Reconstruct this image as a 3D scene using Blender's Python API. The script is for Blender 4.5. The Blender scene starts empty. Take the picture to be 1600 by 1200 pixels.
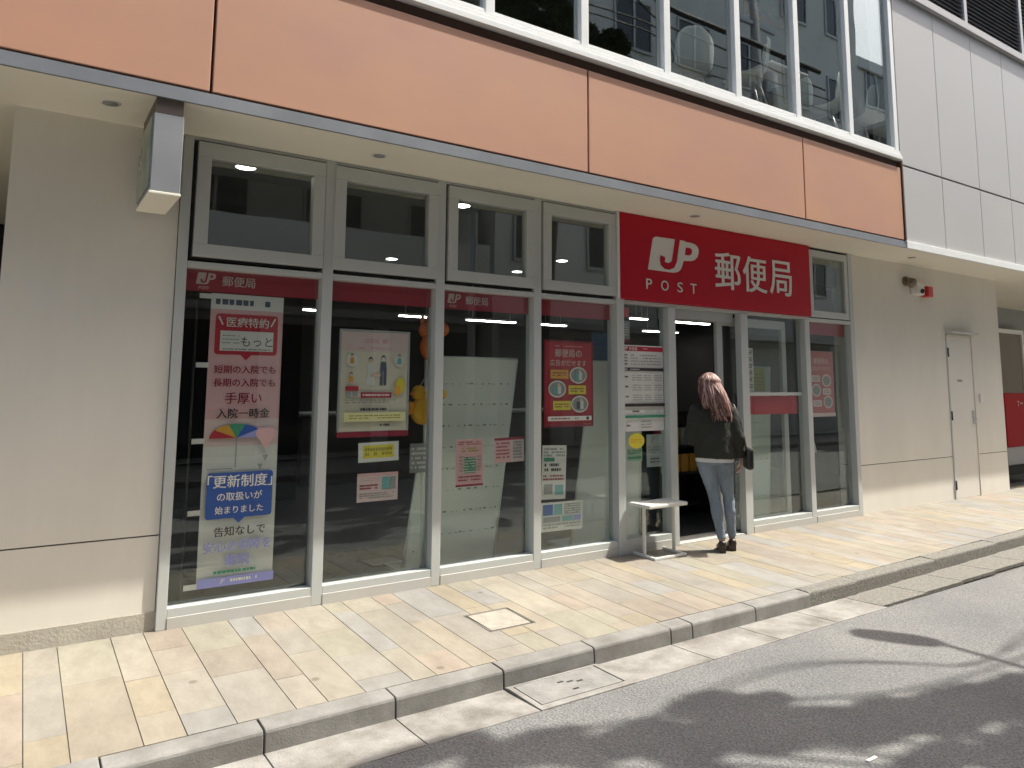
import bpy, bmesh, math, random
from mathutils import Vector, Matrix, noise
R = math.radians
random.seed(7)
S = bpy.context.scene
COL = S.collection

# ------------------------------------------------------------------ camera
cam_d = bpy.data.cameras.new('camera'); cam = bpy.data.objects.new('camera', cam_d); COL.objects.link(cam)
yaw, pitch, roll = 0.5882697, 0.1172325, 0.0060661
fw = Vector((math.sin(yaw)*math.cos(pitch), math.cos(yaw)*math.cos(pitch), math.sin(pitch)))
rt = Vector((math.cos(yaw), -math.sin(yaw), 0)); up = rt.cross(fw)
r2 = math.cos(roll)*rt + math.sin(roll)*up; u2 = -math.sin(roll)*rt + math.cos(roll)*up
M = Matrix((r2, u2, -fw)).transposed().to_4x4(); M.translation = Vector((0, -4.915965, 1.45))
cam.matrix_world = M
cam_d.sensor_width = 36; cam_d.lens = 1141.7195/1600*36; cam_d.shift_y = -(600-467.09)/1600
cam_d.clip_start = .05; cam_d.clip_end = 500
S.camera = cam

# ------------------------------------------------------------------ world, sun, exposure
SUN = Vector((.58, -.226, 1)).normalized()
w = bpy.data.worlds.new('World'); S.world = w; w.use_nodes = True
nt = w.node_tree; bg = nt.nodes['Background']
sky = nt.nodes.new('ShaderNodeTexSky'); sky.sky_type = 'NISHITA'; sky.sun_disc = False
sky.sun_elevation = math.asin(SUN.z); sky.sun_rotation = math.atan2(SUN.x, SUN.y)
sky.air_density = 1.4; sky.dust_density = 5; sky.ozone_density = .8
nt.links.new(sky.outputs[0], bg.inputs[0]); bg.inputs[1].default_value = .13
sd = bpy.data.lights.new('sun', 'SUN'); sd.energy = 2.9; sd.angle = R(.53); sd.color = (1, .965, .87)
so = bpy.data.objects.new('sun', sd); COL.objects.link(so)
so.rotation_euler = SUN.to_track_quat('Z', 'Y').to_euler(); so.location = SUN*30
S.view_settings.view_transform = 'Standard'; S.view_settings.look = 'None'
S.view_settings.exposure = 1.28; S.view_settings.gamma = 1
S.render.engine = 'CYCLES'
S.cycles.max_bounces = 10; S.cycles.diffuse_bounces = 5; S.cycles.glossy_bounces = 5
S.cycles.transparent_max_bounces = 24; S.cycles.transmission_bounces = 6
S.cycles.caustics_reflective = False; S.cycles.caustics_refractive = False
S.cycles.use_denoising = True

# ------------------------------------------------------------------ materials
MATS = {}
def mat(name, col, rough=.6, metal=0., var=0., vscale=3., bump=0., bscale=60., spec=.5, emit=None, stretch=None, col2=None, alpha=None):
    if name in MATS: return MATS[name]
    m = bpy.data.materials.new(name); m.use_nodes = True; n = m.node_tree; b = n.nodes['Principled BSDF']
    b.inputs['Base Color'].default_value = (*col, 1); b.inputs['Roughness'].default_value = rough
    b.inputs['Metallic'].default_value = metal; b.inputs['Specular IOR Level'].default_value = spec
    if var or bump:
        tc = n.nodes.new('ShaderNodeTexCoord'); mp = n.nodes.new('ShaderNodeMapping')
        n.links.new(tc.outputs['Object'], mp.inputs[0])
        if stretch: mp.inputs['Scale'].default_value = stretch
    if var:
        no = n.nodes.new('ShaderNodeTexNoise'); no.inputs['Scale'].default_value = vscale; no.inputs['Detail'].default_value = 8
        no.inputs['Roughness'].default_value = .65
        n.links.new(mp.outputs[0], no.inputs['Vector'])
        rp = n.nodes.new('ShaderNodeValToRGB')
        c2 = col2 or tuple(c*(1-var) for c in col)
        rp.color_ramp.elements[0].position = .3; rp.color_ramp.elements[0].color = (*c2, 1)
        rp.color_ramp.elements[1].position = .7; rp.color_ramp.elements[1].color = (*[min(1, c*(1+var*.5)) for c in col], 1)
        n.links.new(no.outputs[0], rp.inputs[0]); n.links.new(rp.outputs[0], b.inputs['Base Color'])
        mr = n.nodes.new('ShaderNodeMapRange'); mr.inputs[3].default_value = max(0, rough-.12); mr.inputs[4].default_value = min(1, rough+.12)
        n.links.new(no.outputs[0], mr.inputs[0]); n.links.new(mr.outputs[0], b.inputs['Roughness'])
    if bump:
        nb = n.nodes.new('ShaderNodeTexNoise'); nb.inputs['Scale'].default_value = bscale; nb.inputs['Detail'].default_value = 5
        n.links.new(mp.outputs[0], nb.inputs['Vector'])
        bp = n.nodes.new('ShaderNodeBump'); bp.inputs['Strength'].default_value = bump; bp.inputs['Distance'].default_value = .01
        n.links.new(nb.outputs[0], bp.inputs['Height']); n.links.new(bp.outputs[0], b.inputs['Normal'])
    if emit:
        b.inputs['Emission Color'].default_value = (*emit[0], 1); b.inputs['Emission Strength'].default_value = emit[1]
    MATS[name] = m; return m

def glass_mat(name, tint, ior, film=None):
    m = bpy.data.materials.new(name); m.use_nodes = True; n = m.node_tree; n.nodes.clear()
    out = n.nodes.new('ShaderNodeOutputMaterial'); tr = n.nodes.new('ShaderNodeBsdfTransparent'); tr.inputs[0].default_value = (*tint, 1)
    gl = n.nodes.new('ShaderNodeBsdfGlossy'); gl.inputs['Roughness'].default_value = 0; gl.inputs[0].default_value = (.95, 1, .97, 1)
    # Schlick reflectance, the same from either side of the sheet
    ge = n.nodes.new('ShaderNodeNewGeometry'); dt = n.nodes.new('ShaderNodeVectorMath'); dt.operation = 'DOT_PRODUCT'
    n.links.new(ge.outputs['Normal'], dt.inputs[0]); n.links.new(ge.outputs['Incoming'], dt.inputs[1])
    def mth(op, a, b=None):
        q = n.nodes.new('ShaderNodeMath'); q.operation = op
        for i, v in enumerate((a, b)):
            if v is None: continue
            if isinstance(v, (int, float)): q.inputs[i].default_value = v
            else: n.links.new(v, q.inputs[i])
        return q.outputs[0]
    f0 = ((ior-1)/(ior+1))**2
    fr = mth('ADD', mth('MULTIPLY', mth('POWER', mth('SUBTRACT', 1.0, mth('ABSOLUTE', dt.outputs['Value'])), 5.0), 1-f0), f0)
    # very slight waviness of float glass
    tc = n.nodes.new('ShaderNodeTexCoord'); no = n.nodes.new('ShaderNodeTexNoise'); no.inputs['Scale'].default_value = 1.3; no.inputs['Detail'].default_value = 1
    bp = n.nodes.new('ShaderNodeBump'); bp.inputs['Strength'].default_value = .06; bp.inputs['Distance'].default_value = .02
    n.links.new(tc.outputs['Object'], no.inputs['Vector']); n.links.new(no.outputs[0], bp.inputs['Height']); n.links.new(bp.outputs[0], gl.inputs['Normal'])
    mx = n.nodes.new('ShaderNodeMixShader'); n.links.new(fr, mx.inputs[0]); n.links.new(tr.outputs[0], mx.inputs[1]); n.links.new(gl.outputs[0], mx.inputs[2])
    n.links.new(mx.outputs[0], out.inputs[0]); MATS[name] = m; return m

def film_mat(name, col, a):
    m = mat(name, col, .35); m.node_tree.nodes['Principled BSDF'].inputs['Alpha'].default_value = a; return m

G1 = glass_mat('shop_glass', (.96, .98, .97), 1.64)
G2 = glass_mat('upper_glass', (.94, .96, .95), 2.1)
G3 = glass_mat('transom_glass', (.93, .96, .94), 2.0)
WALL = mat('wall_paint', (.80, .765, .69), .85, var=.07, vscale=1.6, bump=.04, bscale=140, stretch=(1, 1, .35))
PLINTH = mat('plinth_stone', (.47, .44, .38), .8, var=.18, vscale=5, bump=.3, bscale=60)
GROOVE = mat('groove_dark', (.12, .10, .085), .9)
SOFF = mat('soffit_paint', (.84, .81, .70), .8, var=.03, vscale=1.5)
FASC = mat('fascia_metal', (.26, .28, .31), .45, .4, var=.08, vscale=2)
PINK = mat('copper_panel', (.52, .28, .175), .55, 0, var=.10, vscale=.9, stretch=(1, 1, 2.2), col2=(.49, .265, .19), bump=.05, bscale=3)
BROWN = mat('brown_reveal', (.09, .05, .035), .7)
WHITEF = mat('white_frame', (.84, .86, .86), .4, 0, var=.03)
ALU = mat('aluminium_frame', (.56, .585, .57), .42, .05, var=.05, vscale=2)
ALUD = mat('aluminium_edge', (.48, .50, .50), .4, .1, var=.05)
GASK = mat('gasket_black', (.02, .02, .02), .6)
GREYP = mat('grey_panel', (.47, .47, .475), .5, .05, var=.03, vscale=1.0)
LOUV = mat('louvre_slat', (.20, .21, .24), .4, .5)
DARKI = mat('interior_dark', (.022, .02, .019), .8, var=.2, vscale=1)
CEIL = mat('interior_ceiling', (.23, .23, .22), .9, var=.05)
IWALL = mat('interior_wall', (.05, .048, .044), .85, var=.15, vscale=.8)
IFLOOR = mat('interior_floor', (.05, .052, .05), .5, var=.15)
LIT = mat('lamp_lit', (1, 1, 1), .4, emit=((1, .98, .94), 7.))
LITS = mat('lamp_lit_small', (1, 1, 1), .4, emit=((1, .97, .92), 6.))
RED = mat('sign_red', (.50, .008, .024), .35, var=.03, vscale=1.5, spec=.2)
REDF = film_mat('red_film', (.42, .025, .055), .9)
WHITE = mat('white_paint', (.78, .77, .73), .5, var=.03)
PAPER = mat('paper_white', (.74, .74, .70), .75, var=.03)
PINKP = mat('paper_pink', (.72, .44, .45), .75, var=.03)
PINKL = mat('paper_pale_pink', (.74, .58, .56), .75, var=.03)
CREAM = mat('paper_cream', (.72, .68, .55), .75)
YEL = mat('paper_yellow', (.76, .66, .06), .6)
PRED = mat('print_red', (.50, .03, .05), .6)
PDRED = mat('print_dark_red', (.30, .02, .05), .6)
PBLUE = mat('print_blue', (.03, .10, .40), .55)
PLAV = mat('print_lavender', (.30, .32, .62), .6)
PBLK = mat('print_black', (.035, .03, .03), .6)
PGRN = mat('print_green', (.05, .28, .16), .6)
PGRY = mat('print_grey', (.30, .32, .31), .7)
PSKY = mat('print_teal', (.16, .42, .42), .6)
PORA = mat('print_orange', (.75, .38, .06), .6)
PSKIN = mat('print_skin', (.78, .55, .42), .6)
PDKB = mat('print_navy', (.06, .08, .13), .6)
PLEG = mat('print_olive', (.38, .34, .05), .6)
BOARD = mat('pale_board', (.80, .87, .80), .6, var=.04, vscale=1)
BOARDE = mat('pale_board_edge', (.80, .88, .82), .5)

# ------------------------------------------------------------------ mesh builder
class MB:
    def __init__(s): s.v = []; s.f = []; s.m = []; s.mats = []; s.sm = []
    def mi(s, m):
        if m not in s.mats: s.mats.append(m)
        return s.mats.index(m)
    def add(s, vs, fs, m, smooth=False):
        o = len(s.v); s.v += [tuple(v) for v in vs]; k = s.mi(m)
        for f in fs: s.f.append([o+i for i in f]); s.m.append(k); s.sm.append(smooth)
        return s
    def box(s, x0, x1, y0, y1, z0, z1, m):
        v = [(x, y, z) for z in (z0, z1) for y in (y0, y1) for x in (x0, x1)]
        return s.add(v, [(0, 2, 3, 1), (4, 5, 7, 6), (0, 1, 5, 4), (2, 6, 7, 3), (0, 4, 6, 2), (1, 3, 7, 5)], m)
    def prism(s, prof, x0, x1, m, axis='x'):
        # prof: list of (a,b) in the plane normal to axis
        n = len(prof)
        def P(t, a, b): return {'x': (t, a, b), 'y': (a, t, b), 'z': (a, b, t)}[axis]
        v = [P(x0, a, b) for a, b in prof]+[P(x1, a, b) for a, b in prof]
        f = [tuple(range(n-1, -1, -1)), tuple(range(n, 2*n))]+[(i, (i+1) % n, n+(i+1) % n, n+i) for i in range(n)]
        return s.add(v, f, m)
    def tube(s, pts, rad, m, n=10, smooth=True, cap=True):
        pts = [Vector(p) for p in pts]; rs = rad if isinstance(rad, (list, tuple)) else [rad]*len(pts)
        vs = []; fs = []
        prev = None
        for i, p in enumerate(pts):
            t = (pts[min(i+1, len(pts)-1)]-pts[max(i-1, 0)]).normalized()
            if prev is None:
                a = t.orthogonal().normalized()
            else:
                a = (prev-t*prev.dot(t)).normalized()
            prev = a; b = t.cross(a)
            for k in range(n):
                an = 2*math.pi*k/n; vs.append(p+rs[i]*(math.cos(an)*a+math.sin(an)*b))
        for i in range(len(pts)-1):
            for k in range(n):
                fs.append((i*n+k, i*n+(k+1) % n, (i+1)*n+(k+1) % n, (i+1)*n+k))
        if cap:
            fs.append(tuple(range(n-1, -1, -1))); fs.append(tuple((len(pts)-1)*n+k for k in range(n)))
        return s.add(vs, fs, m, smooth)
    def loft(s, rings, m, smooth=True, cap=True):
        n = len(rings[0]); vs = [v for r in rings for v in r]; fs = []
        for i in range(len(rings)-1):
            for k in range(n): fs.append((i*n+k, i*n+(k+1) % n, (i+1)*n+(k+1) % n, (i+1)*n+k))
        if cap: fs.append(tuple(range(n-1, -1, -1))); fs.append(tuple((len(rings)-1)*n+k for k in range(n)))
        return s.add(vs, fs, m, smooth)
    def ball(s, c, r, m, n=14, k=9):
        c = Vector(c); r = r if isinstance(r, (tuple, list)) else (r, r, r); vs = [c+Vector((0, 0, -r[2]))]; fs = []
        for i in range(1, k):
            th = math.pi*i/k
            for j in range(n):
                a = 2*math.pi*j/n; vs.append(c+Vector((r[0]*math.sin(th)*math.cos(a), r[1]*math.sin(th)*math.sin(a), -r[2]*math.cos(th))))
        vs.append(c+Vector((0, 0, r[2])))
        for j in range(n): fs.append((0, 1+(j+1) % n, 1+j))
        for i in range(k-2):
            for j in range(n):
                a = 1+i*n; fs.append((a+j, a+(j+1) % n, a+n+(j+1) % n, a+n+j))
        a = 1+(k-2)*n; t = len(vs)-1
        for j in range(n): fs.append((a+j, a+(j+1) % n, t))
        return s.add(vs, fs, m, True)
    def build(s, name, parent=None, bevel=0, **tags):
        me = bpy.data.meshes.new(name); me.from_pydata(s.v, [], s.f)
        for m in s.mats: me.materials.append(m)
        me.polygons.foreach_set('material_index', s.m); me.polygons.foreach_set('use_smooth', s.sm); me.update()
        o = bpy.data.objects.new(name, me); COL.objects.link(o)
        if parent: link(o, parent)
        if bevel:
            b = o.modifiers.new('bevel', 'BEVEL'); b.width = bevel; b.segments = 2; b.limit_method = 'ANGLE'; b.angle_limit = R(40)
        tag(o, **tags); return o
def link(o, parent):
    o.parent = parent; o.matrix_parent_inverse = Matrix.Translation(-Vector(parent.location)) if parent.parent is None and parent.type == 'EMPTY' and not parent.get('local') else Matrix.Identity(4)
def tag(o, label=None, cat=None, group=None, kind=None):
    if label: o['label'] = label
    if cat: o['category'] = cat
    if group: o['group'] = group
    if kind: o['kind'] = kind
def thing(name, label, cat, loc=(0, 0, 0), group=None, local=False, rz=0):
    o = bpy.data.objects.new(name, None); COL.objects.link(o); o.location = loc; o.empty_display_size = .2
    if local: o['local'] = 1; o.rotation_euler = (0, 0, rz)
    tag(o, label, cat, group); return o
def dup(root, loc, rz, label):
    def cp(o, par):
        c = o.copy(); COL.objects.link(c)
        if par: c.parent = par
        for ch in o.children: cp(ch, c)
        return c
    r = cp(root, None); r.location = loc; r.rotation_euler = (0, 0, rz); r['label'] = label
    return r

# ------------------------------------------------------------------ writing
_tc = {}
def glyphs(txt, bold=.012, shear=0.):
    k = (txt, bold, shear)
    if k in _tc: return _tc[k]
    c = bpy.data.curves.new('writing', 'FONT'); c.body = txt; c.size = 1; c.offset = bold; c.resolution_u = 3; c.fill_mode = 'FRONT'; c.shear = shear
    o = bpy.data.objects.new('writing', c); COL.objects.link(o)
    dg = bpy.context.evaluated_depsgraph_get(); e = o.evaluated_get(dg); me = e.to_mesh()
    v = [(a.co.x, a.co.y) for a in me.vertices]; f = [tuple(p.vertices) for p in me.polygons]; e.to_mesh_clear()
    bpy.data.objects.remove(o); bpy.data.curves.remove(c)
    if not v: v = [(0, 0), (1, 0), (1, 1)]; f = []
    x0 = min(a[0] for a in v); x1 = max(a[0] for a in v); y0 = min(a[1] for a in v); y1 = max(a[1] for a in v)
    v = [((a-x0), (b-y0)) for a, b in v]
    _tc[k] = (v, f, x1-x0, y1-y0); return _tc[k]

class Sheet:
    """flat printed sheet facing -y: local u to +x, v up, metres from its lower left corner"""
    def __init__(s, x0, x1, z0, z1, y, base, th=.0015, tilt=0.):
        s.x, s.z, s.w, s.h, s.y, s.L, s.tilt = x0, z0, x1-x0, z1-z0, y, 0, tilt
        s.mb = MB(); s.th = th; s.base = base
        if base: s.mb.box(x0, x1, y, y+th, z0, z1, base)
    def lay(s): s.L += 1; return s.y-.0006*s.L
    def poly(s, pts, m):
        y = s.lay(); s.mb.add([(s.x+u*s.w, y, s.z+v*s.h) for u, v in pts], [tuple(range(len(pts)))], m)
    def rect(s, u0, v0, u1, v1, m): s.poly([(u0, v0), (u1, v0), (u1, v1), (u0, v1)], m)
    def rrect(s, u0, v0, u1, v1, m, r=.03):
        a = s.w/s.h; P = []
        for cx, cy, st in ((u1-r, v0+r*a, -90), (u1-r, v1-r*a, 0), (u0+r, v1-r*a, 90), (u0+r, v0+r*a, 180)):
            for k in range(5):
                t = R(st+k*22.5); P.append((cx+r*math.cos(t), cy+r*a*math.sin(t)))
        s.poly(P, m)
    def disc(s, u, v, ru, rv, m, n=20, a0=0, a1=360):
        s.poly([(u+ru*math.cos(R(a0+(a1-a0)*k/n)), v+rv*math.sin(R(a0+(a1-a0)*k/n))) for k in range(n+(a1-a0 < 360))], m)
    def text(s, t, u0, v0, u1, v1, m, bold=.012, fit=False):
        if bold > .006:
            d_ = .9*bold*(v1-v0)*s.h/s.w; s.text(t, u0, v0, u1-d_, v1, m, .004, fit); u0 += d_; bold = .004
        v, f, W, H = glyphs(t, bold); y = s.lay()
        aw, ah = (u1-u0)*s.w, (v1-v0)*s.h
        if fit: sx, sz = aw/W, ah/H
        else: sx = sz = min(aw/W, ah/H)
        ox = s.x+u0*s.w+(aw-sx*W)/2; oz = s.z+v0*s.h+(ah-sz*H)/2
        s.mb.add([(ox+a*sx, y, oz+b*sz) for a, b in v], f, m)
    def bars(s, u0, v0, u1, v1, rows, m, seed=0, fill=.45, lo=.25):
        rg = random.Random(seed); y = s.lay(); dv = (v1-v0)/rows; vs = []; fs = []
        for i in range(rows):
            u = u0; b = v1-(i+1)*dv+dv*(1-fill)/2
            while u < u1-.01:
                L = rg.uniform(.02, .09)*(u1-u0)+.01; e = min(u+L, u1)
                k = len(vs); vs += [(s.x+u*s.w, y, s.z+b*s.h), (s.x+e*s.w, y, s.z+b*s.h), (s.x+e*s.w, y, s.z+(b+dv*fill)*s.h), (s.x+u*s.w, y, s.z+(b+dv*fill)*s.h)]
                fs.append((k, k+1, k+2, k+3)); u = e+rg.uniform(.01, .035)*(u1-u0)
                if rg.random() < lo*.3: u += .15*(u1-u0)
        s.mb.add(vs, fs, m)
    def logo(s, u0, v0, u1, v1, white, red):
        def T(pts):
            return [(u0+(x-285)/320*(u1-u0), v0+(445-(y-.12*(x-285)))/250*(v1-v0)) for x, y in pts]
        # concave outline, cut into convex-enough pieces
        s.poly(T([(285, 428), (316, 222), (322, 210), (336, 203), (470, 216), (446, 370), (430, 447)]), white)
        s.poly(T([(430, 447), (400, 400), (446, 360), (470, 216), (520, 224), (505, 365), (495, 405), (484, 428), (470, 441), (450, 447)]), white)
        s.poly(T([(500, 226), (560, 235), (584, 245), (600, 262), (606, 282), (604, 310), (594, 338), (578, 355), (555, 364), (500, 364)]), white)
        s.poly(T([(521, 268), (550, 272), (560, 280), (562, 297), (556, 316), (545, 324), (514, 322)]), red)
        pth = [(470, 205), (447, 365), (436, 392), (412, 405), (388, 400), (374, 384), (372, 362), (376, 336)]
        P = T(pth); hw = .048*(u1-u0); asp = s.w/s.h
        L = []; Rr = []
        for i, (a, b) in enumerate(P):
            q0 = P[max(0, i-1)]; q1 = P[min(len(P)-1, i+1)]
            dx, dy = (q1[0]-q0[0])*s.w, (q1[1]-q0[1])*s.h; d = math.hypot(dx, dy)
            nx, ny = -dy/d*hw*s.w, dx/d*hw*s.w
            L.append((a+nx/s.w, b+ny/s.h)); Rr.append((a-nx/s.w, b-ny/s.h))
        y = s.lay(); vs = [(s.x+u*s.w, y, s.z+v*s.h) for u, v in L+Rr]; n = len(P)
        s.mb.add(vs, [(i, i+1, n+i+1, n+i) for i in range(n-1)], red)
    def build(s, name, parent=None, **k):
        if s.tilt:
            cx, cz = s.x+s.w/2, s.z+s.h/2; c, d = math.cos(s.tilt), math.sin(s.tilt)
            s.mb.v = [(cx+(x-cx)*c-(z-cz)*d, y, cz+(x-cx)*d+(z-cz)*c) for x, y, z in s.mb.v]
        return s.mb.build(name, parent, **k)

# ================================================================== GROUND
mb = MB()
ASPH = bpy.data.materials.new('asphalt'); ASPH.use_nodes = True
n = ASPH.node_tree; b = n.nodes['Principled BSDF']; b.inputs['Roughness'].default_value = .85
tc = n.nodes.new('ShaderNodeTexCoord')
n1 = n.nodes.new('ShaderNodeTexNoise'); n1.inputs['Scale'].default_value = 90; n1.inputs['Detail'].default_value = 4; n1.inputs['Roughness'].default_value = .8
n2 = n.nodes.new('ShaderNodeTexNoise'); n2.inputs['Scale'].default_value = 1.1; n2.inputs['Detail'].default_value = 6
vo = n.nodes.new('ShaderNodeTexVoronoi'); vo.inputs['Scale'].default_value = 75
for q in (n1, n2, vo): n.links.new(tc.outputs['Object'], q.inputs['Vector'])
rp = n.nodes.new('ShaderNodeValToRGB'); rp.color_ramp.elements[0].position = .32; rp.color_ramp.elements[0].color = (.065, .066, .068, 1)
rp.color_ramp.elements[1].position = .68; rp.color_ramp.elements[1].color = (.25, .25, .248, 1)
n.links.new(n1.outputs[0], rp.inputs[0])
rp2 = n.nodes.new('ShaderNodeValToRGB'); rp2.color_ramp.elements[0].position = .3; rp2.color_ramp.elements[0].color = (.85, .85, .87, 1)
rp2.color_ramp.elements[1].position = .7; rp2.color_ramp.elements[1].color = (1.25, 1.23, 1.18, 1)
n.links.new(n2.outputs[0], rp2.inputs[0])
mx = n.nodes.new('ShaderNodeMix'); mx.data_type = 'RGBA'; mx.blend_type = 'MULTIPLY'; mx.inputs[0].default_value = 1
n.links.new(rp.outputs[0], mx.inputs[6]); n.links.new(rp2.outputs[0], mx.inputs[7]); n.links.new(mx.outputs[2], b.inputs['Base Color'])
bp = n.nodes.new('ShaderNodeBump'); bp.inputs['Strength'].default_value = .7; bp.inputs['Distance'].default_value = .006
n.links.new(vo.outputs['Distance'], bp.inputs['Height']); n.links.new(bp.outputs[0], b.inputs['Normal'])
EARTH = mat('ground_base', (.13, .125, .115), .9, var=.2, vscale=.5)
MB().add([(-150, -150, -.16), (150, -150, -.16), (150, 150, -.16), (-150, 150, -.16)], [(0, 1, 2, 3)], EARTH).build('ground', kind='structure')
MB().box(-60, 60, -7.0, -1.86, -.155, -.125, ASPH).build('road', kind='structure')
CONC = mat('gutter_concrete', (.29, .28, .262), .85, var=.4, vscale=6, bump=.35, bscale=90, col2=(.155, .142, .125))
KERB = mat('kerb_stone', (.255, .25, .235), .85, var=.35, vscale=3.5, bump=.18, bscale=110, col2=(.14, .132, .12))
KERB2 = mat('kerb_aggregate', (.21, .20, .18), .9, var=.45, vscale=45, bump=.8, bscale=70, col2=(.11, .105, .09))
MB().box(-60, 60, -12, -7.0, -.157, -.03, CONC).build('far_pavement', kind='structure')

def ky(x):   # kerb front line
    return -1.535 if x < 4.85 else -1.535+.028*(x-4.85) if x < 12 else -1.335
# paving stones: rows across the pavement, each a real slab with open joints
pv = bpy.data.meshes.new('pavement'); vs = []; fs = []; cols = []
MORT = (.17, .155, .13)
def slope(y): return .0262*y
def slab(x0, x1, ya, yb, c, t=.0):
    k = len(vs); g = .0022
    h = .0009
    for (x, y, dz) in ((x0+g, ya+h, 0), (x1-g, ya+h, 0), (x1-g, yb-h, 0), (x0+g, yb-h, 0)): vs.append((x, y, slope(y)+t))
    for (x, y) in ((x0+g, ya+h), (x1-g, ya+h), (x1-g, yb-h), (x0+g, yb-h)): vs.append((x, y, slope(y)-.02))
    for f in ((0, 1, 2, 3), (0, 4, 5, 1), (1, 5, 6, 2), (2, 6, 7, 3), (3, 7, 4, 0)): fs.append([k+i for i in f]); cols.append(c)
PAL = [tuple(q*.51 for q in c) for c in [(.56, .50, .40), (.57, .53, .44), (.53, .50, .44), (.58, .51, .38), (.55, .49, .41), (.51, .50, .47), (.57, .49, .40), (.55, .52, .42), (.52, .49, .43), (.57, .53, .45)]]
rg = random.Random(3)
edges = [-6.0]
pat = [.157, .26, .167, .205, .262, .15, .19, .253, .135, .21]
x = .111
back = [x]; k = 9
while x > -6: x -= pat[k % 10]; back.append(x); k -= 1
xs = back[::-1]; x = .111; k = 0
while x < 22: x += pat[k % 10]; xs.append(x); k += 1
MHX0, MHX1, MHY0, MHY1 = 2.455, 2.79, -1.03, -.69
for i in range(len(xs)-1):
    x0, x1 = xs[i], xs[i+1]; yend = ky((x0+x1)/2)+.125; y = .13-rg.uniform(0, .25)
    yy = .13 if x0 > .6 else .0
    a = yy
    while a > yend:
        L = rg.uniform(.3, .85); e = max(yend, a-L)
        if e-yend < .09: e = yend
        c = rg.choice(PAL); j = rg.uniform(.93, 1.06); c = tuple(q*j for q in c)
        segs = [(a, e)]
        if x1 > MHX0-.0 and x0 < MHX1 and a > MHY0 and e < MHY1:
            segs = []
            if a > MHY1+.02: segs.append((a, MHY1))
            if e < MHY0-.02: segs.append((MHY0, e))
            p1, p0 = max(e, MHY0), min(a, MHY1)
            if MHX0-x0 > .01: slab(x0, MHX0, p1, p0, c)
            if x1-MHX1 > .01: slab(MHX1, x1, p1, p0, c)
        for (p0, p1) in segs: slab(x0, x1, p1, p0, c, rg.uniform(-.0006, .0006))
        a = e
k = len(vs)
for (x, y) in ((-60, -1.412), (4.8, -1.412), (4.8, .16), (-60, .16), (60, -1.2), (60, .16), (4.8, -1.2)): vs.append((x, y, slope(y)-.0055))
fs.append([k, k+1, k+2, k+3]); cols.append(MORT); fs.append([k+6, k+4, k+5, k+2]); cols.append(MORT)
# plain paving beyond the modelled slabs
for (a, bb) in ((22.3, 60), (-60, -6.3)):
    k = len(vs)
    for (x, y) in ((a, -1.2 if a > 0 else -1.412), (bb, -1.2 if a > 0 else -1.412), (bb, .13), (a, .13)): vs.append((x, y, slope(y)))
    fs.append([k, k+1, k+2, k+3]); cols.append((.42, .385, .31))
pv.from_pydata(vs, [], fs)
ca = pv.color_attributes.new('stone', 'FLOAT_COLOR', 'CORNER'); li = 0
for p, c in zip(pv.polygons, cols):
    for q in p.loop_indices: ca.data[q].color = (*c, 1)
PAVE = bpy.data.materials.new('paving_stone'); PAVE.use_nodes = True; n = PAVE.node_tree; b = n.nodes['Principled BSDF']; b.inputs['Roughness'].default_value = .82
at = n.nodes.new('ShaderNodeAttribute'); at.attribute_name = 'stone'
tc = n.nodes.new('ShaderNodeTexCoord'); n1 = n.nodes.new('ShaderNodeTexNoise'); n1.inputs['Scale'].default_value = 9; n1.inputs['Detail'].default_value = 9; n1.inputs['Roughness'].default_value = .7
mp = n.nodes.new('ShaderNodeMapping'); mp.inputs['Scale'].default_value = (1, .45, 1)
n2 = n.nodes.new('ShaderNodeTexNoise'); n2.inputs['Scale'].default_value = .9; n2.inputs['Detail'].default_value = 5
n.links.new(tc.outputs['Object'], mp.inputs[0]); n.links.new(mp.outputs[0], n1.inputs['Vector']); n.links.new(tc.outputs['Object'], n2.inputs['Vector'])
rp = n.nodes.new('ShaderNodeValToRGB'); rp.color_ramp.elements[0].position = .3; rp.color_ramp.elements[0].color = (.80, .78, .76, 1); rp.color_ramp.elements[1].position = .62; rp.color_ramp.elements[1].color = (1.06, 1.05, 1.04, 1)
rp2 = n.nodes.new('ShaderNodeValToRGB'); rp2.color_ramp.elements[0].position = .33; rp2.color_ramp.elements[0].color = (.86, .86, .87, 1); rp2.color_ramp.elements[1].position = .66; rp2.color_ramp.elements[1].color = (1.05, 1.04, 1.02, 1)
n.links.new(n1.outputs[0], rp.inputs[0]); n.links.new(n2.outputs[0], rp2.inputs[0])
m1 = n.nodes.new('ShaderNodeMix'); m1.data_type = 'RGBA'; m1.blend_type = 'MULTIPLY'; m1.inputs[0].default_value = 1
m2 = n.nodes.new('ShaderNodeMix'); m2.data_type = 'RGBA'; m2.blend_type = 'MULTIPLY'; m2.inputs[0].default_value = 1
n.links.new(at.outputs['Color'], m1.inputs[6]); n.links.new(rp.outputs[0], m1.inputs[7]); n.links.new(m1.outputs[2], m2.inputs[6]); n.links.new(rp2.outputs[0], m2.inputs[7])
vs_ = n.nodes.new('ShaderNodeTexVoronoi'); vs_.inputs['Scale'].default_value = 2.3; n.links.new(tc.outputs['Object'], vs_.inputs['Vector'])
sp = n.nodes.new('ShaderNodeValToRGB'); sp.color_ramp.elements[0].position = .035; sp.color_ramp.elements[0].color = (.55, .53, .50, 1); sp.color_ramp.elements[1].position = .06; sp.color_ramp.elements[1].color = (1, 1, 1, 1)
n.links.new(vs_.outputs['Distance'], sp.inputs[0])
m3 = n.nodes.new('ShaderNodeMix'); m3.data_type = 'RGBA'; m3.blend_type = 'MULTIPLY'; m3.inputs[0].default_value = .8
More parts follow.
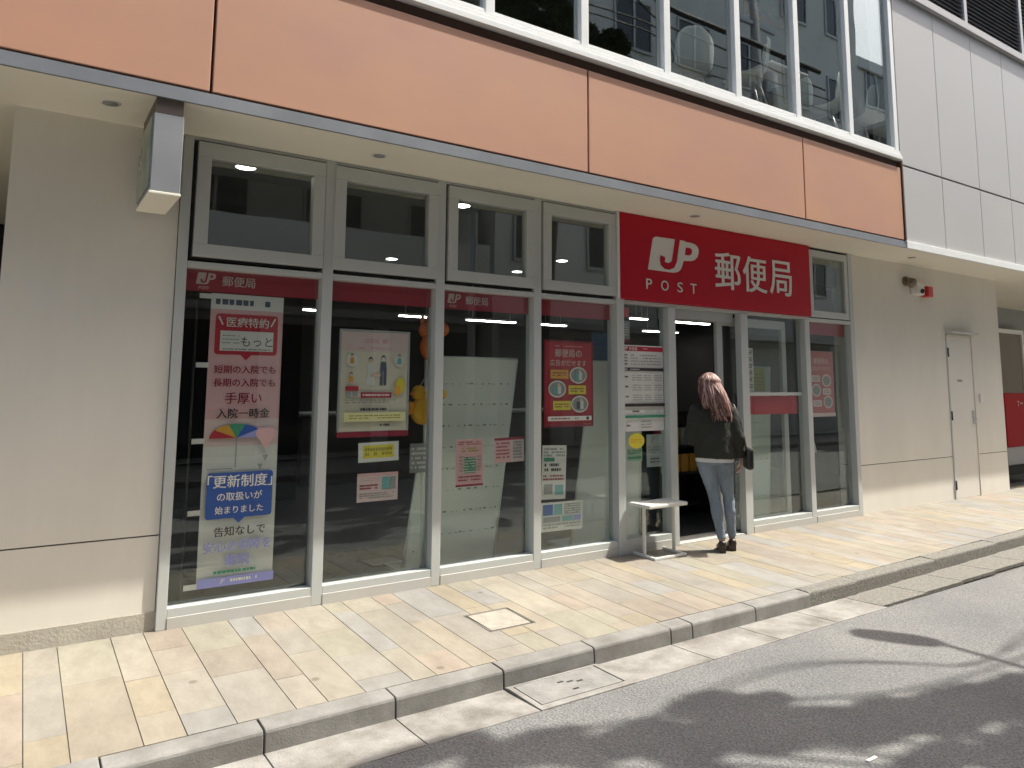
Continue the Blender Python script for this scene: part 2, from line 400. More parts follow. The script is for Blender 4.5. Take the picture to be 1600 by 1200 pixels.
n.links.new(m2.outputs[2], m3.inputs[6]); n.links.new(sp.outputs[0], m3.inputs[7]); n.links.new(m3.outputs[2], b.inputs['Base Color'])
bp = n.nodes.new('ShaderNodeBump'); bp.inputs['Strength'].default_value = .25; bp.inputs['Distance'].default_value = .006
n3 = n.nodes.new('ShaderNodeTexNoise'); n3.inputs['Scale'].default_value = 35; n3.inputs['Detail'].default_value = 6; n.links.new(tc.outputs['Object'], n3.inputs['Vector'])
n.links.new(n3.outputs[0], bp.inputs['Height']); n.links.new(bp.outputs[0], b.inputs['Normal'])
pv.materials.append(PAVE); pvo = bpy.data.objects.new('pavement', pv); COL.objects.link(pvo); tag(pvo, kind='structure')

# kerb: separate stones with open joints, one structure
mb = MB(); x = .982-.617*12; rg = random.Random(5)
while x < 30:
    L = .617
    if abs(x-(.982+.617*4)) < .02: L = .19      # the short make-up stone
    m = KERB if x < 4.8 else KERB2
    g = .004; y0 = ky(x+L/2); dz = rg.uniform(-.003, .003); zt = -.0375+dz
    prof = [(y0-.006, -.15), (y0-.001, zt-.016), (y0+.003, zt-.006), (y0+.010, zt-.001), (y0+.025, zt), (y0+.121, zt+.003), (y0+.121, -.15)]
    mb.prism(prof, x+g, x+L-g, m); x += L
mb.box(-8, 4.7, -1.53, -1.43, -.155, -.06, GROOVE)
mb.build('kerb', bevel=.004, kind='structure')
# gutter slabs sloping to the kerb
mb = MB(); x = .982-.617*12
while x < 30:
    L = .617
    if not (2.2 < x+.3 < 2.85):
        c0 = ky(x+L/2)-.012; w_ = .325 if x < 4.8 else .30
        m = CONC if x < 4.8 else KERB2
        mb.prism([(c0-w_, -.15), (c0-w_, -.121), (c0-w_*.4, -.130), (c0+.01, -.134), (c0+.01, -.15)], x+.003, x+L-.003, m)
    x += L
mb.build('gutter', bevel=.002, kind='structure')
# drain cover set in the gutter
DRN = mat('drain_steel', (.27, .265, .25), .7, .2, var=.3, vscale=9, bump=.3, bscale=60)
d = thing('drain_cover', 'grey rectangular drain lid with small slots set in the gutter', 'drain cover', (2.53, -1.72, -.12))
mb = MB(); mb.box(2.217, 2.833, -1.565, -1.548, -.15, -.121, CONC); mb.box(2.217, 2.833, -1.875, -1.83, -.15, -.117, CONC)
mb.box(2.217, 2.25, -1.829, -1.566, -.15, -.117, CONC); mb.box(2.80, 2.833, -1.829, -1.566, -.15, -.117, CONC); mb.build('frame', d, .003)
mb = MB(); mb.box(2.258, 2.792, -1.822, -1.574, -.15, -.119, DRN)
for i in range(3): mb.box(2.48+i*.05, 2.52+i*.05, -1.66-.02*i, -1.645-.02*i, -.119, -.1182, GASK)
mb.box(2.50, 2.54, -1.77, -1.755, -.119, -.1182, GASK)
mb.build('lid', d, .003)
# manhole with paved inlay
mt = mat('manhole_frame', (.20, .19, .17), .6, .5, var=.2); INL = mat('manhole_inlay', (.36, .33, .28), .75, var=.25, vscale=12, bump=.2)
d = thing('manhole_cover', 'square pavement manhole with dark metal rim and pale stone inlay', 'manhole', (2.62, -.86, -.02))
def zsl(y0, y1): return slope((y0+y1)/2)
mb = MB()
for (a, bb, c, e) in ((MHX0, MHX1, MHY0, MHY0+.018), (MHX0, MHX1, MHY1-.018, MHY1), (MHX0, MHX0+.018, MHY0+.018, MHY1-.018), (MHX1-.018, MHX1, MHY0+.018, MHY1-.018)):
    mb.box(a, bb, c, e, -.05, zsl(c, e)-.001, mt)
mb.build('rim', d)
MB().prism([(MHY0+.024, -.05), (MHY0+.024, slope(MHY0)+.0005), (MHY1-.024, slope(MHY1)+.0005), (MHY1-.024, -.05)], MHX0+.024, MHX1-.024, INL).build('inlay', d)
tag(MB().box(3.09, 3.16, -3.02, -3.005, -.125, -.119, PAPER).build('paper_scrap', bevel=.002), 'tiny white scrap lying on the shaded asphalt', 'litter')

# ================================================================== POST OFFICE BUILDING
B = thing('post_office_building', 'pale building with glazed post office front, copper band and windows above', 'building')
Z3 = 3.02
def part(mb, name, par=B, bevel=0, **k): return mb.build(name, par, bevel, **k)
# ground floor walls
mb = MB(); mb.box(-.135, .752, 0, .24, .108, .542, WALL); mb.box(-.135, .752, 0, .24, .551, Z3, WALL); mb.box(-.133, .75, .006, .23, .5, .56, GROOVE)
mb.box(-.135, .10, .24, 4, -.05, Z3, WALL); part(mb, 'wall', label='left end wall with a grey stone skirting')
mb = MB(); mb.box(-.14, .757, -.006, .2, -.05, .107, PLINTH); part(mb, 'skirting')
mb = MB()
for z0, z1 in ((-.05, .544), (.553, Z3)):
    mb.box(8.10, 10.262, 0, .24, z0, z1, WALL); mb.box(10.975, 11.83, 0, .24, z0, z1, WALL)
mb.box(10.262, 10.975, 0, .24, 2.165, Z3, WALL); mb.box(8.12, 11.82, .006, .22, .5, .6, GROOVE); mb.box(11.60, 11.83, .24, 4, -.05, Z3, WALL)
part(mb, 'wall', label='right end wall with the steel door')
# steel door
DOORM = mat('door_paint', (.78, .75, .69), .6, var=.04, vscale=1.5)
d = part(MB().box(10.285, 10.952, -.002, .05, .0, 2.14, DOORM), 'steel_door', bevel=.003)
mb = MB(); mb.box(10.264, 10.282, -.012, .06, -.02, 2.16, ALU); mb.box(10.955, 10.973, -.012, .06, -.02, 2.16, WALL); mb.box(10.264, 10.973, -.012, .06, 2.1435, 2.164, WALL); part(mb, 'door_frame', d)
for z in (.18, 1.08, 1.92): part(MB().tube([(10.284, -.014, z-.06), (10.284, -.014, z+.06)], .012, GASK), 'hinge', d)
mb = MB(); mb.box(10.875, 10.915, -.014, -.002, .96, 1.14, ALUD); mb.tube([(10.895, -.014, 1.03), (10.895, -.055, 1.03)], .01, ALUD); mb.tube([(10.895, -.055, 1.03), (10.79, -.055, 1.03)], .009, ALUD); part(mb, 'handle', d)
part(MB().box(10.52, 10.64, -.005, -.002, 1.53, 1.56, PGRY), 'name_plate', d)
part(MB().box(10.25, 11.0, -.10, -.013, 2.175, 2.20, ALUD), 'door_hood', bevel=.003)
part(MB().box(11.10, 11.17, -.02, 0, 1.25, 1.37, WHITE), 'switch_plate', bevel=.004)
# soffit + fascia + recess sides
mb = MB(); mb.box(-8, 8.225, -.60, .0, Z3, Z3+.05, SOFF); mb.box(8.225, 26, -.585, .0, Z3, Z3+.05, SOFF)
mb.box(-8, -.136, .0, 4, Z3, Z3+.05, SOFF); mb.box(11.831, 26, .0, 4, Z3, Z3+.05, SOFF)
part(mb, 'soffit')
mb = MB(); mb.box(-8, 8.225, -.622, -.601, Z3-.002, 3.092, FASC); part(mb, 'fascia')
mb = MB()
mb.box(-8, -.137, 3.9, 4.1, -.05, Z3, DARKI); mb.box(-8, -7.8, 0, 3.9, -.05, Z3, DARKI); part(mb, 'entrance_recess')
# downlight rings in the soffit
for x, y in ((.31, -.35), (1.95, -.33), (5.1, -.33), (8.9, -.33)):
    mb = MB(); mb.tube([(x, y, Z3-.004), (x, y, Z3+.01)], .055, WHITE, 20); mb.tube([(x, y, Z3-.007), (x, y, Z3-.0035)], .04, PGRY, 20); part(mb, 'downlight')
# copper panels
PX = [-2.0, .788, 3.576, 6.362, 8.195]
mb = MB(); mb.box(-8, 8.225, -.585, -.3, 3.07, 4.03, BROWN); part(mb, 'panel_backing')
for i in range(4):
    mb = MB(); mb.box(PX[i]+.008, PX[i+1]-.008, -.622, -.587, 3.105, 3.94, PINK); part(mb, 'cladding_panel', bevel=.004)
mb = MB(); mb.box(-8, PX[0]-.008, -.622, -.587, 3.105, 3.94, PINK); part(mb, 'cladding_panel', bevel=.004)
part(MB().box(8.203, 8.228, -.632, -.584, 3.1, 4.03, BROWN), 'end_trim')
# white stepped sill
mb = MB()
for k, (a, z0, z1) in enumerate(((-.655, 4.03, 4.075), (-.64, 4.078, 4.108), (-.628, 4.111, 4.142), (-.616, 4.145, 4.172))):
    mb.prism([(a, z0), (a, z1-.006), (a+.012, z1), (-.5, z1), (-.5, z0)], -8, 8.19, WHITEF)
part(mb, 'upper_sill')
# upper windows
MX = [-7.5, -6.57, -5.64, -4.71, -3.78, -2.85, -1.92, -.99, -.06, .84, 1.74, 2.66, 3.55, 4.475, 5.41, 6.325, 7.25, 8.145]
UT = 6.9
for i in range(len(MX)-1):
    a, c = MX[i], MX[i+1]
    pw = part(MB().box(a+.005, c-.005, -.575, -.567, 4.172, UT, G2), 'upper_window')
for x in MX:
    mb = MB(); mb.box(x-.038, x+.038, -.622, -.53, 4.13, UT, WHITEF); part(mb, 'upper_mullion', bevel=.003)
mb = MB(); mb.box(8.186, 8.214, -.60, -.52, 4.03, UT, ALUD); part(mb, 'corner_trim')
mb = MB(); mb.box(-8, 8.2, -.62, -.3, UT, 13, GREYP); part(mb, 'upper_wall')
# grey metal panels on the right
GX = [8.232, 9.165, 10.135, 11.02]+[11.02+.93*k for k in range(1, 16)]
for i in range(len(GX)-1):
    for z0, z1 in ((3.10, 3.985), (4.0, 6.10)):
        part(MB().box(GX[i]+.004, GX[i+1]-.004, -.605, -.57, z0+.004, z1-.004, GREYP), 'wall_panel', bevel=.003)
mb = MB(); mb.box(8.232, 26, -.568, -.3, 3.06, 13, PGRY); part(mb, 'panel_backing')
mb = MB(); mb.box(8.23, 26, -.63, -.586, Z3-.004, 3.098, WHITEF); part(mb, 'drip_edge', bevel=.003)
mb = MB(); mb.box(8.232, 26, -.66, -.57, 6.105, 6.20, GREYP); mb.box(8.232, 26, -.66, -.57, 8.0, 8.1, GREYP)
for x in (8.3, 9.97, 11.65, 13.3, 15): mb.box(x-.04, x+.04, -.655, -.57, 6.2, 8.0, GREYP)
lv = part(mb, 'louvre', bevel=.003)
mb = MB(); z = 6.22
while z < 8: mb.prism([(-.64, z), (-.635, z-.004), (-.575, z+.035), (-.58, z+.039)], 8.34, 15, LOUV); z += .06
part(mb, 'louvre_slats', lv)
# body above / behind, floors, rooms
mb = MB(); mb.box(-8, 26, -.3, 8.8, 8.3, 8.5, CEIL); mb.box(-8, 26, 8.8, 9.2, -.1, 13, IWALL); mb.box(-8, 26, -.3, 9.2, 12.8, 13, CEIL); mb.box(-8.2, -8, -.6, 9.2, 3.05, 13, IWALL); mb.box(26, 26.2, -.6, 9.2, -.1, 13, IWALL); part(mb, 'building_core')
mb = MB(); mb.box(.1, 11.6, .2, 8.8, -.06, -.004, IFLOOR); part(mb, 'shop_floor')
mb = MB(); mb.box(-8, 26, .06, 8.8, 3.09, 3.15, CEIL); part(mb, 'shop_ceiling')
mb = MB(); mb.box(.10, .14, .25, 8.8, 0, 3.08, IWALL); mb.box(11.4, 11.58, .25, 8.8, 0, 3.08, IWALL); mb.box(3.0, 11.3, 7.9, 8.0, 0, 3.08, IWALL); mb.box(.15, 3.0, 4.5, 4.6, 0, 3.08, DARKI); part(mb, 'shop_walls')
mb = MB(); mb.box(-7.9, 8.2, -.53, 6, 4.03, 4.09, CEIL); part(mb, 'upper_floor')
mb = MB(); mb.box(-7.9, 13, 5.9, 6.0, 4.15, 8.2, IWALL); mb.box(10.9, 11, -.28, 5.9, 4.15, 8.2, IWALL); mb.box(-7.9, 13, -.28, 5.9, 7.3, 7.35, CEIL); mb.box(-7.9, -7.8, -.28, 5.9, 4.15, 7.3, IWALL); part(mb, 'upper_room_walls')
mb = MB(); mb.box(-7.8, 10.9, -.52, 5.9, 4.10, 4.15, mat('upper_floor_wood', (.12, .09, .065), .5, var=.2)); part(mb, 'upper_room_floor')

# ---------------- shopfront
BX = [.79, 1.722, 2.605, 3.517, 4.417, 5.083, 6.105, 7.182, 8.055]
mb = MB()
hw = .037
part(MB().box(.757, .815, -.03, .09, 0, Z3, ALU), 'frame_post', bevel=.003)
for x in BX[1:4]: part(MB().box(x-hw, x+hw, -.03, .09, .0, Z3, ALU), 'frame_post', bevel=.003)
part(MB().box(4.417-.042, 4.417+.042, -.045, .09, .0, Z3, ALU), 'frame_post', bevel=.003)
part(MB().box(5.03, 5.125, -.03, .09, .0, 2.19, ALU), 'door_post', bevel=.003)
part(MB().box(6.065, 6.175, -.03, .045, .0, 2.19, ALU), 'door_post', bevel=.003)
part(MB().box(7.14, 7.222, -.03, .09, .0, 2.19, ALU), 'frame_post', bevel=.003)
part(MB().box(8.02, 8.098, -.03, .09, 0, Z3, ALU), 'frame_post', bevel=.003)
# transoms, heads, sills
mb = MB()
for i in range(4):
    a = (.816 if i == 0 else BX[i]+hw+.001); c = (BX[i+1]-hw-.001 if i < 3 else 4.374)
    mb.box(a, c, -.026, .085, 2.175, 2.213, ALU); mb.box(a, c, -.026, .085, 3.0, 3.019, ALU)
mb.box(4.46, 7.225, -.026, .085, 2.192, 2.222, ALU); mb.box(7.226, 8.019, -.026, .085, 2.175, 2.213, ALU)
part(mb, 'transom', bevel=.002)
SILLM = mat('sill_metal', (.60, .59, .56), .45, .2, var=.05)
mb = MB()
def sill(a, c):
    mb = MB(); mb.box(a, c, -.034, .06, -.03, .067, SILLM); mb.box(a, c, -.028, .06, .067, .118, ALU); part(mb, 'sill', bevel=.003)
for i in range(4): sill(.816 if i == 0 else BX[i]+hw+.001, BX[i+1]-hw-.001 if i < 3 else 4.374)
sill(4.46, 5.029); sill(6.176, 7.139); sill(7.223, 8.019)
part(MB().box(5.126, 6.044, -.02, .2, -.02, .012, SILLM), 'door_threshold', bevel=.003)
# shop panes with red film
YG = .042
rng = [(0, .816, 1.684), (1, 1.76, 2.567), (2, 2.643, 3.479), (3, 3.555, 4.374), (4, 4.46, 5.029), (6, 6.176, 7.139), (7, 7.223, 8.019)]
for i, a, c in rng:
    zt = 2.174 if i < 4 or i == 7 else 2.191
    pw = part(MB().box(a, c, YG, YG+.008, .119, zt, G1), 'shop_window')
    if i in (0, 1, 2, 3, 7):
        s = Sheet(a, c, 2.035, zt, YG+.018, None)
        s.y = YG+.016; s.rect(0, 0, 1, 1, REDF)
        s2 = 1/(c-a)
        if i in (0, 2):
            s.logo(.07*s2, .30, .19*s2, .88, PINKL, REDF); s.text('POST', .06*s2, .10, .18*s2, .24, PINKL)
            s.text('郵便局', .23*s2, .25, .44*s2, .85, PINKL, .02)
        if i == 7: s.text('郵便局', .14, .3, .44, .85, PRED, .02); s.logo(.02, .3, .13, .88, PRED, REDF)
        s.build('red_film', pw)
    if i == 6:
        s = Sheet(a+.02, c-.06, 1.16, 1.352, YG+.018, None); s.rect(0, 0, 1, 1, PRED); s.build('red_film', pw)
        mb = MB(); mb.box(a+.01, c-.01, YG-.012, YG+.014+.0, 1.355, 1.39, ALU); part(mb, 'rail', pw)
# awning windows above the transom
for i in range(4):
    a = (.842, 1.752, 2.664, 3.57)[i]; c = (1.68, 2.575, 3.478, 4.374)[i]
    z0, z1 = 2.245, 2.99; b_ = .083
    mb = MB()
    mb.box(a, c, -.042, .03, z0, z0+b_, ALU); mb.box(a, c, -.042, .03, z1-.10, z1, ALU); mb.box(a, a+b_, -.042, .03, z0+b_+.0005, z1-.1005, ALU); mb.box(c-b_, c, -.042, .03, z0+b_+.0005, z1-.1005, ALU)
    f = part(mb, 'awning_window', bevel=.003)
    part(MB().box(a+b_-.005, c-b_+.005, -.006, .0, z0+b_-.005, z1-.095, G3), 'pane', f)
    mb = MB(); mb.box(a-.012, c+.012, .0, .032, z0-.012, z0-.001, GASK); mb.box(a-.014, a-.001, .0, .032, z0, z1, GASK); mb.box(c+.001, c+.014, .0, .032, z0, z1, GASK); part(mb, 'gasket', f)
a, c, z0, z1 = 7.262, 8.005, 2.225, 2.99
mb = MB(); mb.box(a, c, -.03, .03, z0, z0+.075, ALU); mb.box(a, c, -.03, .03, z1-.075, z1, ALU); mb.box(a, a+.065, -.03, .03, z0+.0755, z1-.0755, ALU); mb.box(c-.065, c, -.03, .03, z0+.0755, z1-.0755, ALU)
f = part(mb, 'awning_window', bevel=.003); part(MB().box(a+.06, c-.06, -.006, 0, z0+.07, z1-.07, G3), 'pane', f)
part(MB().box(a+.03, c-.03, .10, .16, 2.62, 2.84, DARKI), 'blind_box', f)
# sliding door leaf pushed open behind the fixed pane
mb = MB()
mb.box(5.85, 5.935, .10, .14, .02, 2.16, ALU); mb.box(6.90, 6.97, .10, .14, .02, 2.16, ALU); mb.box(5.936, 6.899, .10, .14, 2.07, 2.16, ALU); mb.box(5.936, 6.899, .10, .14, .02, .12, ALU)
f = part(mb, 'sliding_door', bevel=.003); part(MB().box(5.93, 6.905, .115, .122, .115, 2.075, G1), 'pane', f)
part(MB().box(5.126, 6.044, .05, .2, 2.10, 2.19, ALUD), 'door_operator')

# ================================================================== SIGNS AND POSTERS
sg = thing('shop_sign', 'large red fascia sign with white emblem and three white characters', 'sign', (5.8, 0, 2.6))
s = Sheet(4.405, 7.225, 2.225, 3.016, -.062, RED, th=.06)
# shallow trim
def U(x): return (x-4.405)/2.82
def Vv(z): return (z-2.225)/.791
s.logo(U(4.745), Vv(2.495), U(5.43), Vv(2.842), WHITE, RED)
s.build('panel', sg, bevel=.004)
for ch, x0, x1, z0, z1, b_ in (('P', 4.715, 4.79, 2.335, 2.432, .02), ('O', 4.905, 5.005, 2.335, 2.432, .02), ('S', 5.12, 5.195, 2.335, 2.432, .02), ('T', 5.30, 5.385, 2.335, 2.432, .02), ('郵', 5.655, 6.045, 2.415, 2.79, .03), ('便', 6.075, 6.465, 2.415, 2.79, .03), ('局', 6.505, 6.885, 2.415, 2.79, .03)):
    s = Sheet(4.405, 7.225, 2.225, 3.016, -.062, None); s.L = 8
    s.text(ch, U(x0), Vv(z0), U(x1), Vv(z1), WHITE, b_, fit=True); s.build('character', sg)
part(MB().box(4.385, 4.404, -.058, -.0465, 2.225, 3.016, WHITEF), 'edge_trim', sg)

# projecting sign box at the left
SBX = mat('sign_box_side', (.40, .42, .44), .35, .5, var=.05); SBG = mat('sign_box_face', (.10, .17, .10), .3, var=.4, vscale=3, col2=(.45, .46, .42))
bx = thing('projecting_sign_box', 'grey box sign with dark green face hanging below the soffit', 'sign box', (.59, -.34, 2.47))
MB().box(.508, .662, -.60, -.085, 2.49, 2.93, SBX).build('housing', bx, .004)
MB().box(.498, .5075, -.585, -.10, 2.515, 2.91, SBG).build('face', bx)
MB().box(.503, .665, -.605, -.08, 2.474, 2.4895, SOFF).build('underside', bx, .003)  # pale colour stands in for light bounced up from the pavement
MB().box(.515, .655, -.60, -.09, 2.931, 3.019, mat('bracket_brown', (.16, .13, .11), .6)).build('bracket', bx)

# tall nobori banner in the first pane
yb = .064
nb = thing('nobori_banner', 'tall pink and white insurance banner hung behind the leftmost pane', 'banner', (1.22, yb, .19))
s = Sheet(.987, 1.452, .19, 2.03, yb, PAPER)
def V(z): return (z-.19)/1.84
s.rect(0, V(1.22), 1, V(1.93), PINKP)
s.poly([(0, V(1.05)), (1, V(1.05)), (1, V(1.22)), (0, V(1.22))], PINKL)
s.bars(.06, V(1.955), .94, V(2.0), 1, PDKB, 35, .8)
s.rrect(.07, V(1.635), .93, V(1.90), PRED, .05); s.poly([(.42, V(1.637)), (.50, V(1.60)), (.58, V(1.637))], PRED)
s.text('医療特約', .22, V(1.81), .80, V(1.885), PAPER, .025); s.poly([(.10, V(1.88)), (.12, V(1.885)), (.18, V(1.83)), (.16, V(1.825))], PAPER); s.poly([(.90, V(1.88)), (.88, V(1.885)), (.82, V(1.83)), (.84, V(1.825))], PAPER)
s.rect(.14, V(1.66), .87, V(1.79), PAPER); s.text('もっと', .42, V(1.68), .86, V(1.765), PBLK, .0); s.bars(.17, V(1.70), .40, V(1.77), 3, PGRY, 34, .3); s.bars(.18, V(1.663), .84, V(1.68), 1, PGRY, 4)
s.text('短期の入院でも', .08, V(1.505), .92, V(1.575), PDRED, .02); s.text('長期の入院でも', .08, V(1.42), .92, V(1.49), PDRED, .02)
s.text('手厚い', .24, V(1.315), .74, V(1.395), PDRED, .015); s.text('入院一時金', .14, V(1.215), .86, V(1.30), PBLK, .03)
# umbrella, heart (no mascot)
for k, m in enumerate((PRED, PORA, PGRN, PBLUE, PLAV)):
    a0 = 180-k*36; P = [(.42, V(1.10))]+[(.42+.36*math.cos(R(a0-j*6)), V(1.10)+.049*1*math.sin(R(a0-j*6))*1.0) for j in range(7)]; s.poly(P, m)
s.rect(.412, V(.915), .43, V(1.10), PGRY)
s.disc(.765, V(1.125), .085, .022, PINKP); s.disc(.88, V(1.125), .085, .022, PINKP); s.poly([(.69, V(1.112)), (.955, V(1.112)), (.82, V(1.02))], PINKP)
s.poly([(.78, V(.985)), (.86, V(.985)), (.82, V(.945))], PGRY); s.poly([(.72, V(.93)), (.79, V(.93)), (.755, V(.89))], PGRY)
s.rect(.05, V(.905), .38, V(.912), PGRY)
s.rrect(.06, V(.60), .94, V(.885), PBLUE, .04); s.poly([(.42, V(.602)), (.5, V(.565)), (.58, V(.602))], PBLUE)
s.text('「更新制度」', .05, V(.79), .95, V(.87), PAPER, .025); s.text('の取扱いが', .2, V(.705), .80, V(.765), PAPER, .012); s.text('始まりました', .18, V(.62), .82, V(.685), PAPER, .012)
s.text('告知なしで', .18, V(.485), .86, V(.555), PBLK, .02); s.text('安心の保障を', .05, V(.395), .95, V(.465), PLAV, .03); s.text('継続', .34, V(.305), .66, V(.38), PLAV, .04)
s.bars(.2, V(.265), .75, V(.285), 1, PGRN, 9, .8)
s.rect(0, 0, 1, V(.245), PLAV); s.text('JP', .26, V(.205), .38, V(.235), PAPER, .02); s.bars(.42, V(.21), .78, V(.232), 1, PAPER, 11, .8)
s.build('cloth', nb)
for z in (2.008, 1.565, 1.086, .645, .20): MB().box(.915, .992, yb-.004, yb+.0, z-.016, z+.016, PAPER).build('loop', nb)
mb = MB(); mb.tube([(.905, yb+.012, .13), (.905, yb+.012, 2.03)], .008, DARKI); mb.build('pole', nb)

def poster(name, label, cat, s, group=None): return s.build(name, None, label=label, cat=cat, group=group)
# wedding poster
pf = thing('framed_poster', 'pale wedding poster with couple in a frame in second pane', 'poster', (2.13, .07, 1.08))
s = Sheet(1.875, 2.39, 1.115, 1.825, .066, CREAM)
s.rect(0, .80, 1, 1, PINKL); s.bars(.33, .88, .68, .94, 1, PINKP, 31, .8)
s.bars(.25, .82, .75, .85, 1, PINKP, 3, .6)
def fig(u, v, h, body, skin=PSKIN, hair=PBLK):
    s.disc(u, v+h*.86, h*.075*1.38, h*.10, hair); s.disc(u, v+h*.83, h*.06*1.38, h*.08, skin)
    s.poly([(u-h*.16, v+h*.45), (u+h*.16, v+h*.45), (u+h*.13, v+h*.75), (u-h*.13, v+h*.75)], body); 
fig(.43, .46, .30, PAPER); s.poly([(.36, .46), (.50, .46), (.47, .60), (.39, .60)], PAPER)
fig(.62, .46, .32, PDKB, PAPER); s.rect(.57, .46, .612, .62, PDKB); s.rect(.628, .46, .67, .62, PDKB); s.rect(.44, .55, .58, .58, PSKIN)
s.disc(.15, .71, .085, .065, PAPER); fig(.15, .585, .2, PORA); s.disc(.86, .71, .08, .06, PAPER); fig(.86, .59, .2, PSKY); fig(.14, .40, .2, PORA)
s.rect(.06, .405, .25, .45, PRED); s.disc(.88, .46, .07, .08, YEL); s.disc(.84, .41, .05, .05, PORA)
for k in range(4): s.rect(.07+k*.045, .345, .10+k*.045, .40, PGRY)
s.rect(.28, .335, .74, .39, PDRED); s.bars(.31, .35, .71, .375, 1, PINKL, 8, .8)
s.bars(.05, .275, .8, .325, 2, PGRY, 5); s.rect(.05, .10, .95, .19, mat('paper_lime', (.68, .68, .36), .75)); s.bars(.28, .205, .72, .235, 1, PBLK, 32, .8); s.bars(.12, .12, .88, .17, 2, PLEG, 6); s.bars(.58, .05, .72, .075, 1, PBLK, 2, .8)
s.build('print', pf)
mb = MB(); f0, f1, g0, g1 = 1.858, 2.405, 1.075, 1.84
mb.box(f0, f1, .062, .08, g0, g0+.038, PDRED); mb.box(f0, f1, .062, .08, g1-.014, g1, ALUD); mb.box(f0, f0+.015, .062, .08, g0+.0385, g1-.0145, ALUD); mb.box(f1-.014, f1, .062, .08, g0+.0385, g1-.0145, ALUD); mb.build('frame', pf)
s = Sheet(2.022, 2.333, .898, 1.036, .064, PAPER, tilt=R(1)); s.rect(.11, .2, .88, .85, YEL); s.bars(.16, .3, .83, .75, 2, PLEG, 33, .75); poster('paper_notice', 'white card with yellow panel below the wedding poster', 'notice', s)
s = Sheet(2.02, 2.333, .622, .82, .064, PINKL); s.rect(0, .9, 1, 1, PINKP); s.bars(.06, .7, .55, .86, 2, PINKP, 3); s.bars(.06, .42, .5, .62, 2, PDRED, 4, .6); s.bars(.06, .1, .9, .32, 3, PGRY, 5); s.rect(.6, .4, .78, .84, PSKY); s.rect(.8, .4, .94, .84, PGRY); poster('paper_notice', 'pale pink landscape flyer at the bottom of second pane', 'notice', s)
# third pane
s = Sheet(2.815, 3.06, .672, 1.03, .064, PINKP); s.rect(0, 0, 1, .045, PDRED); s.bars(.08, .87, .92, .96, 2, PDRED, 1); s.bars(.2, .72, .82, .83, 2, PLEG, 2, .6); s.rect(.28, .28, .72, .62, PGRN); s.bars(.28, .28, .72, .62, 6, PINKL, 3, .4); s.bars(.08, .1, .92, .24, 2, PDRED, 4); s.bars(.1, .3, .24, .66, 5, PGRY, 5); s.bars(.76, .3, .92, .66, 5, PGRY, 6); poster('paper_notice', 'pink portrait flyer with green block in third pane', 'notice', s)
s = Sheet(3.163, 3.447, .835, 1.03, .064, PINKL, tilt=R(1)); s.rect(0, .9, 1, 1, PDRED); s.rect(0, 0, .55, .9, PINKP); s.bars(.06, .15, .5, .85, 5, PDRED, 7); s.bars(.62, .12, .94, .86, 6, PGRY, 8, .6); poster('paper_notice', 'pink and white landscape flyer at right edge of third pane', 'notice', s)
# fourth pane red poster
pf = thing('framed_poster', 'red advertising poster with white ovals in fourth pane', 'poster', (3.92, .07, 1.1))
s = Sheet(3.665, 4.168, 1.12, 1.815, .066, PRED)
s.text('郵便局の', .18, .82, .80, .92, PINKL, .015); s.text('広告がだせます', .10, .71, .88, .79, PINKL, .01); s.bars(.2, .945, .8, .965, 1, PINKL, 3)
for (u, v, t) in ((.70, .60, 0), (.24, .43, 1), (.72, .245, 2)):
    s.disc(u, v, .19, .105, PAPER); s.disc(u, v, .165, .085, PGRY); s.rect(u-.07, v-.06, u+.0, v+.03, PSKY if t < 2 else PDKB); s.rect(u+.01, v-.06, u+.08, v+.04, PAPER); s.disc(u+.03, v+.05, .03, .02, PSKIN)
for (u, v) in ((.28, .61), (.66, .42), (.33, .23)):
    s.rect(u-.19, v-.055, u+.19, v+.055, YEL if v < .5 else PORA); s.bars(u-.15, v-.03, u+.15, v+.03, 2, PDRED, int(v*100))
s.rect(.03, .045, .97, .10, PAPER); s.bars(.1, .055, .7, .09, 1, PDRED, 12); s.disc(.88, .072, .03, .02, PBLK)
s.build('print', pf)
mb = MB(); f0, f1, g0, g1 = 3.652, 4.182, 1.10, 1.832
mb.box(f0, f1, .062, .08, g0, g0+.017, PDRED); mb.box(f0, f1, .062, .08, g1-.014, g1, PDRED); mb.box(f0, f0+.012, .062, .08, g0+.0175, g1-.0145, PDRED); mb.box(f1-.012, f1, .062, .08, g0+.0175, g1-.0145, PDRED); mb.build('frame', pf)
s = Sheet(3.628, 3.88, .51, .95, .064, PAPER, tilt=R(-2)); s.bars(.06, .78, .94, .96, 3, PGRY, 1, .6); s.bars(.1, .5, .8, .68, 2, PBLK, 2, .6); s.bars(.06, .34, .9, .46, 2, PDRED, 3, .55); s.rect(.1, .1, .45, .28, PGRY); s.rect(.55, .08, .9, .26, PSKY); s.rect(.06, .7, .5, .77, PGRN); poster('paper_notice', 'white portrait flyer with black and red print in fourth pane', 'notice', s)
s = Sheet(3.62, 4.055, .25, .485, .064, PAPER, tilt=R(-1)); s.rect(.04, .55, .28, .92, PBLUE); s.rect(.30, .55, .5, .92, PSKY); s.rect(.55, .55, .95, .92, PGRY); s.bars(.56, .58, .94, .9, 4, PAPER, 3); s.bars(.05, .08, .95, .28, 2, PGRY, 4); s.rect(.05, .32, .45, .5, PGRY); s.rect(.5, .32, .75, .5, PSKY); s.rect(.77, .32, .95, .5, PLAV); poster('paper_notice', 'white landscape flyer with photo tiles at foot of fourth pane', 'notice', s)
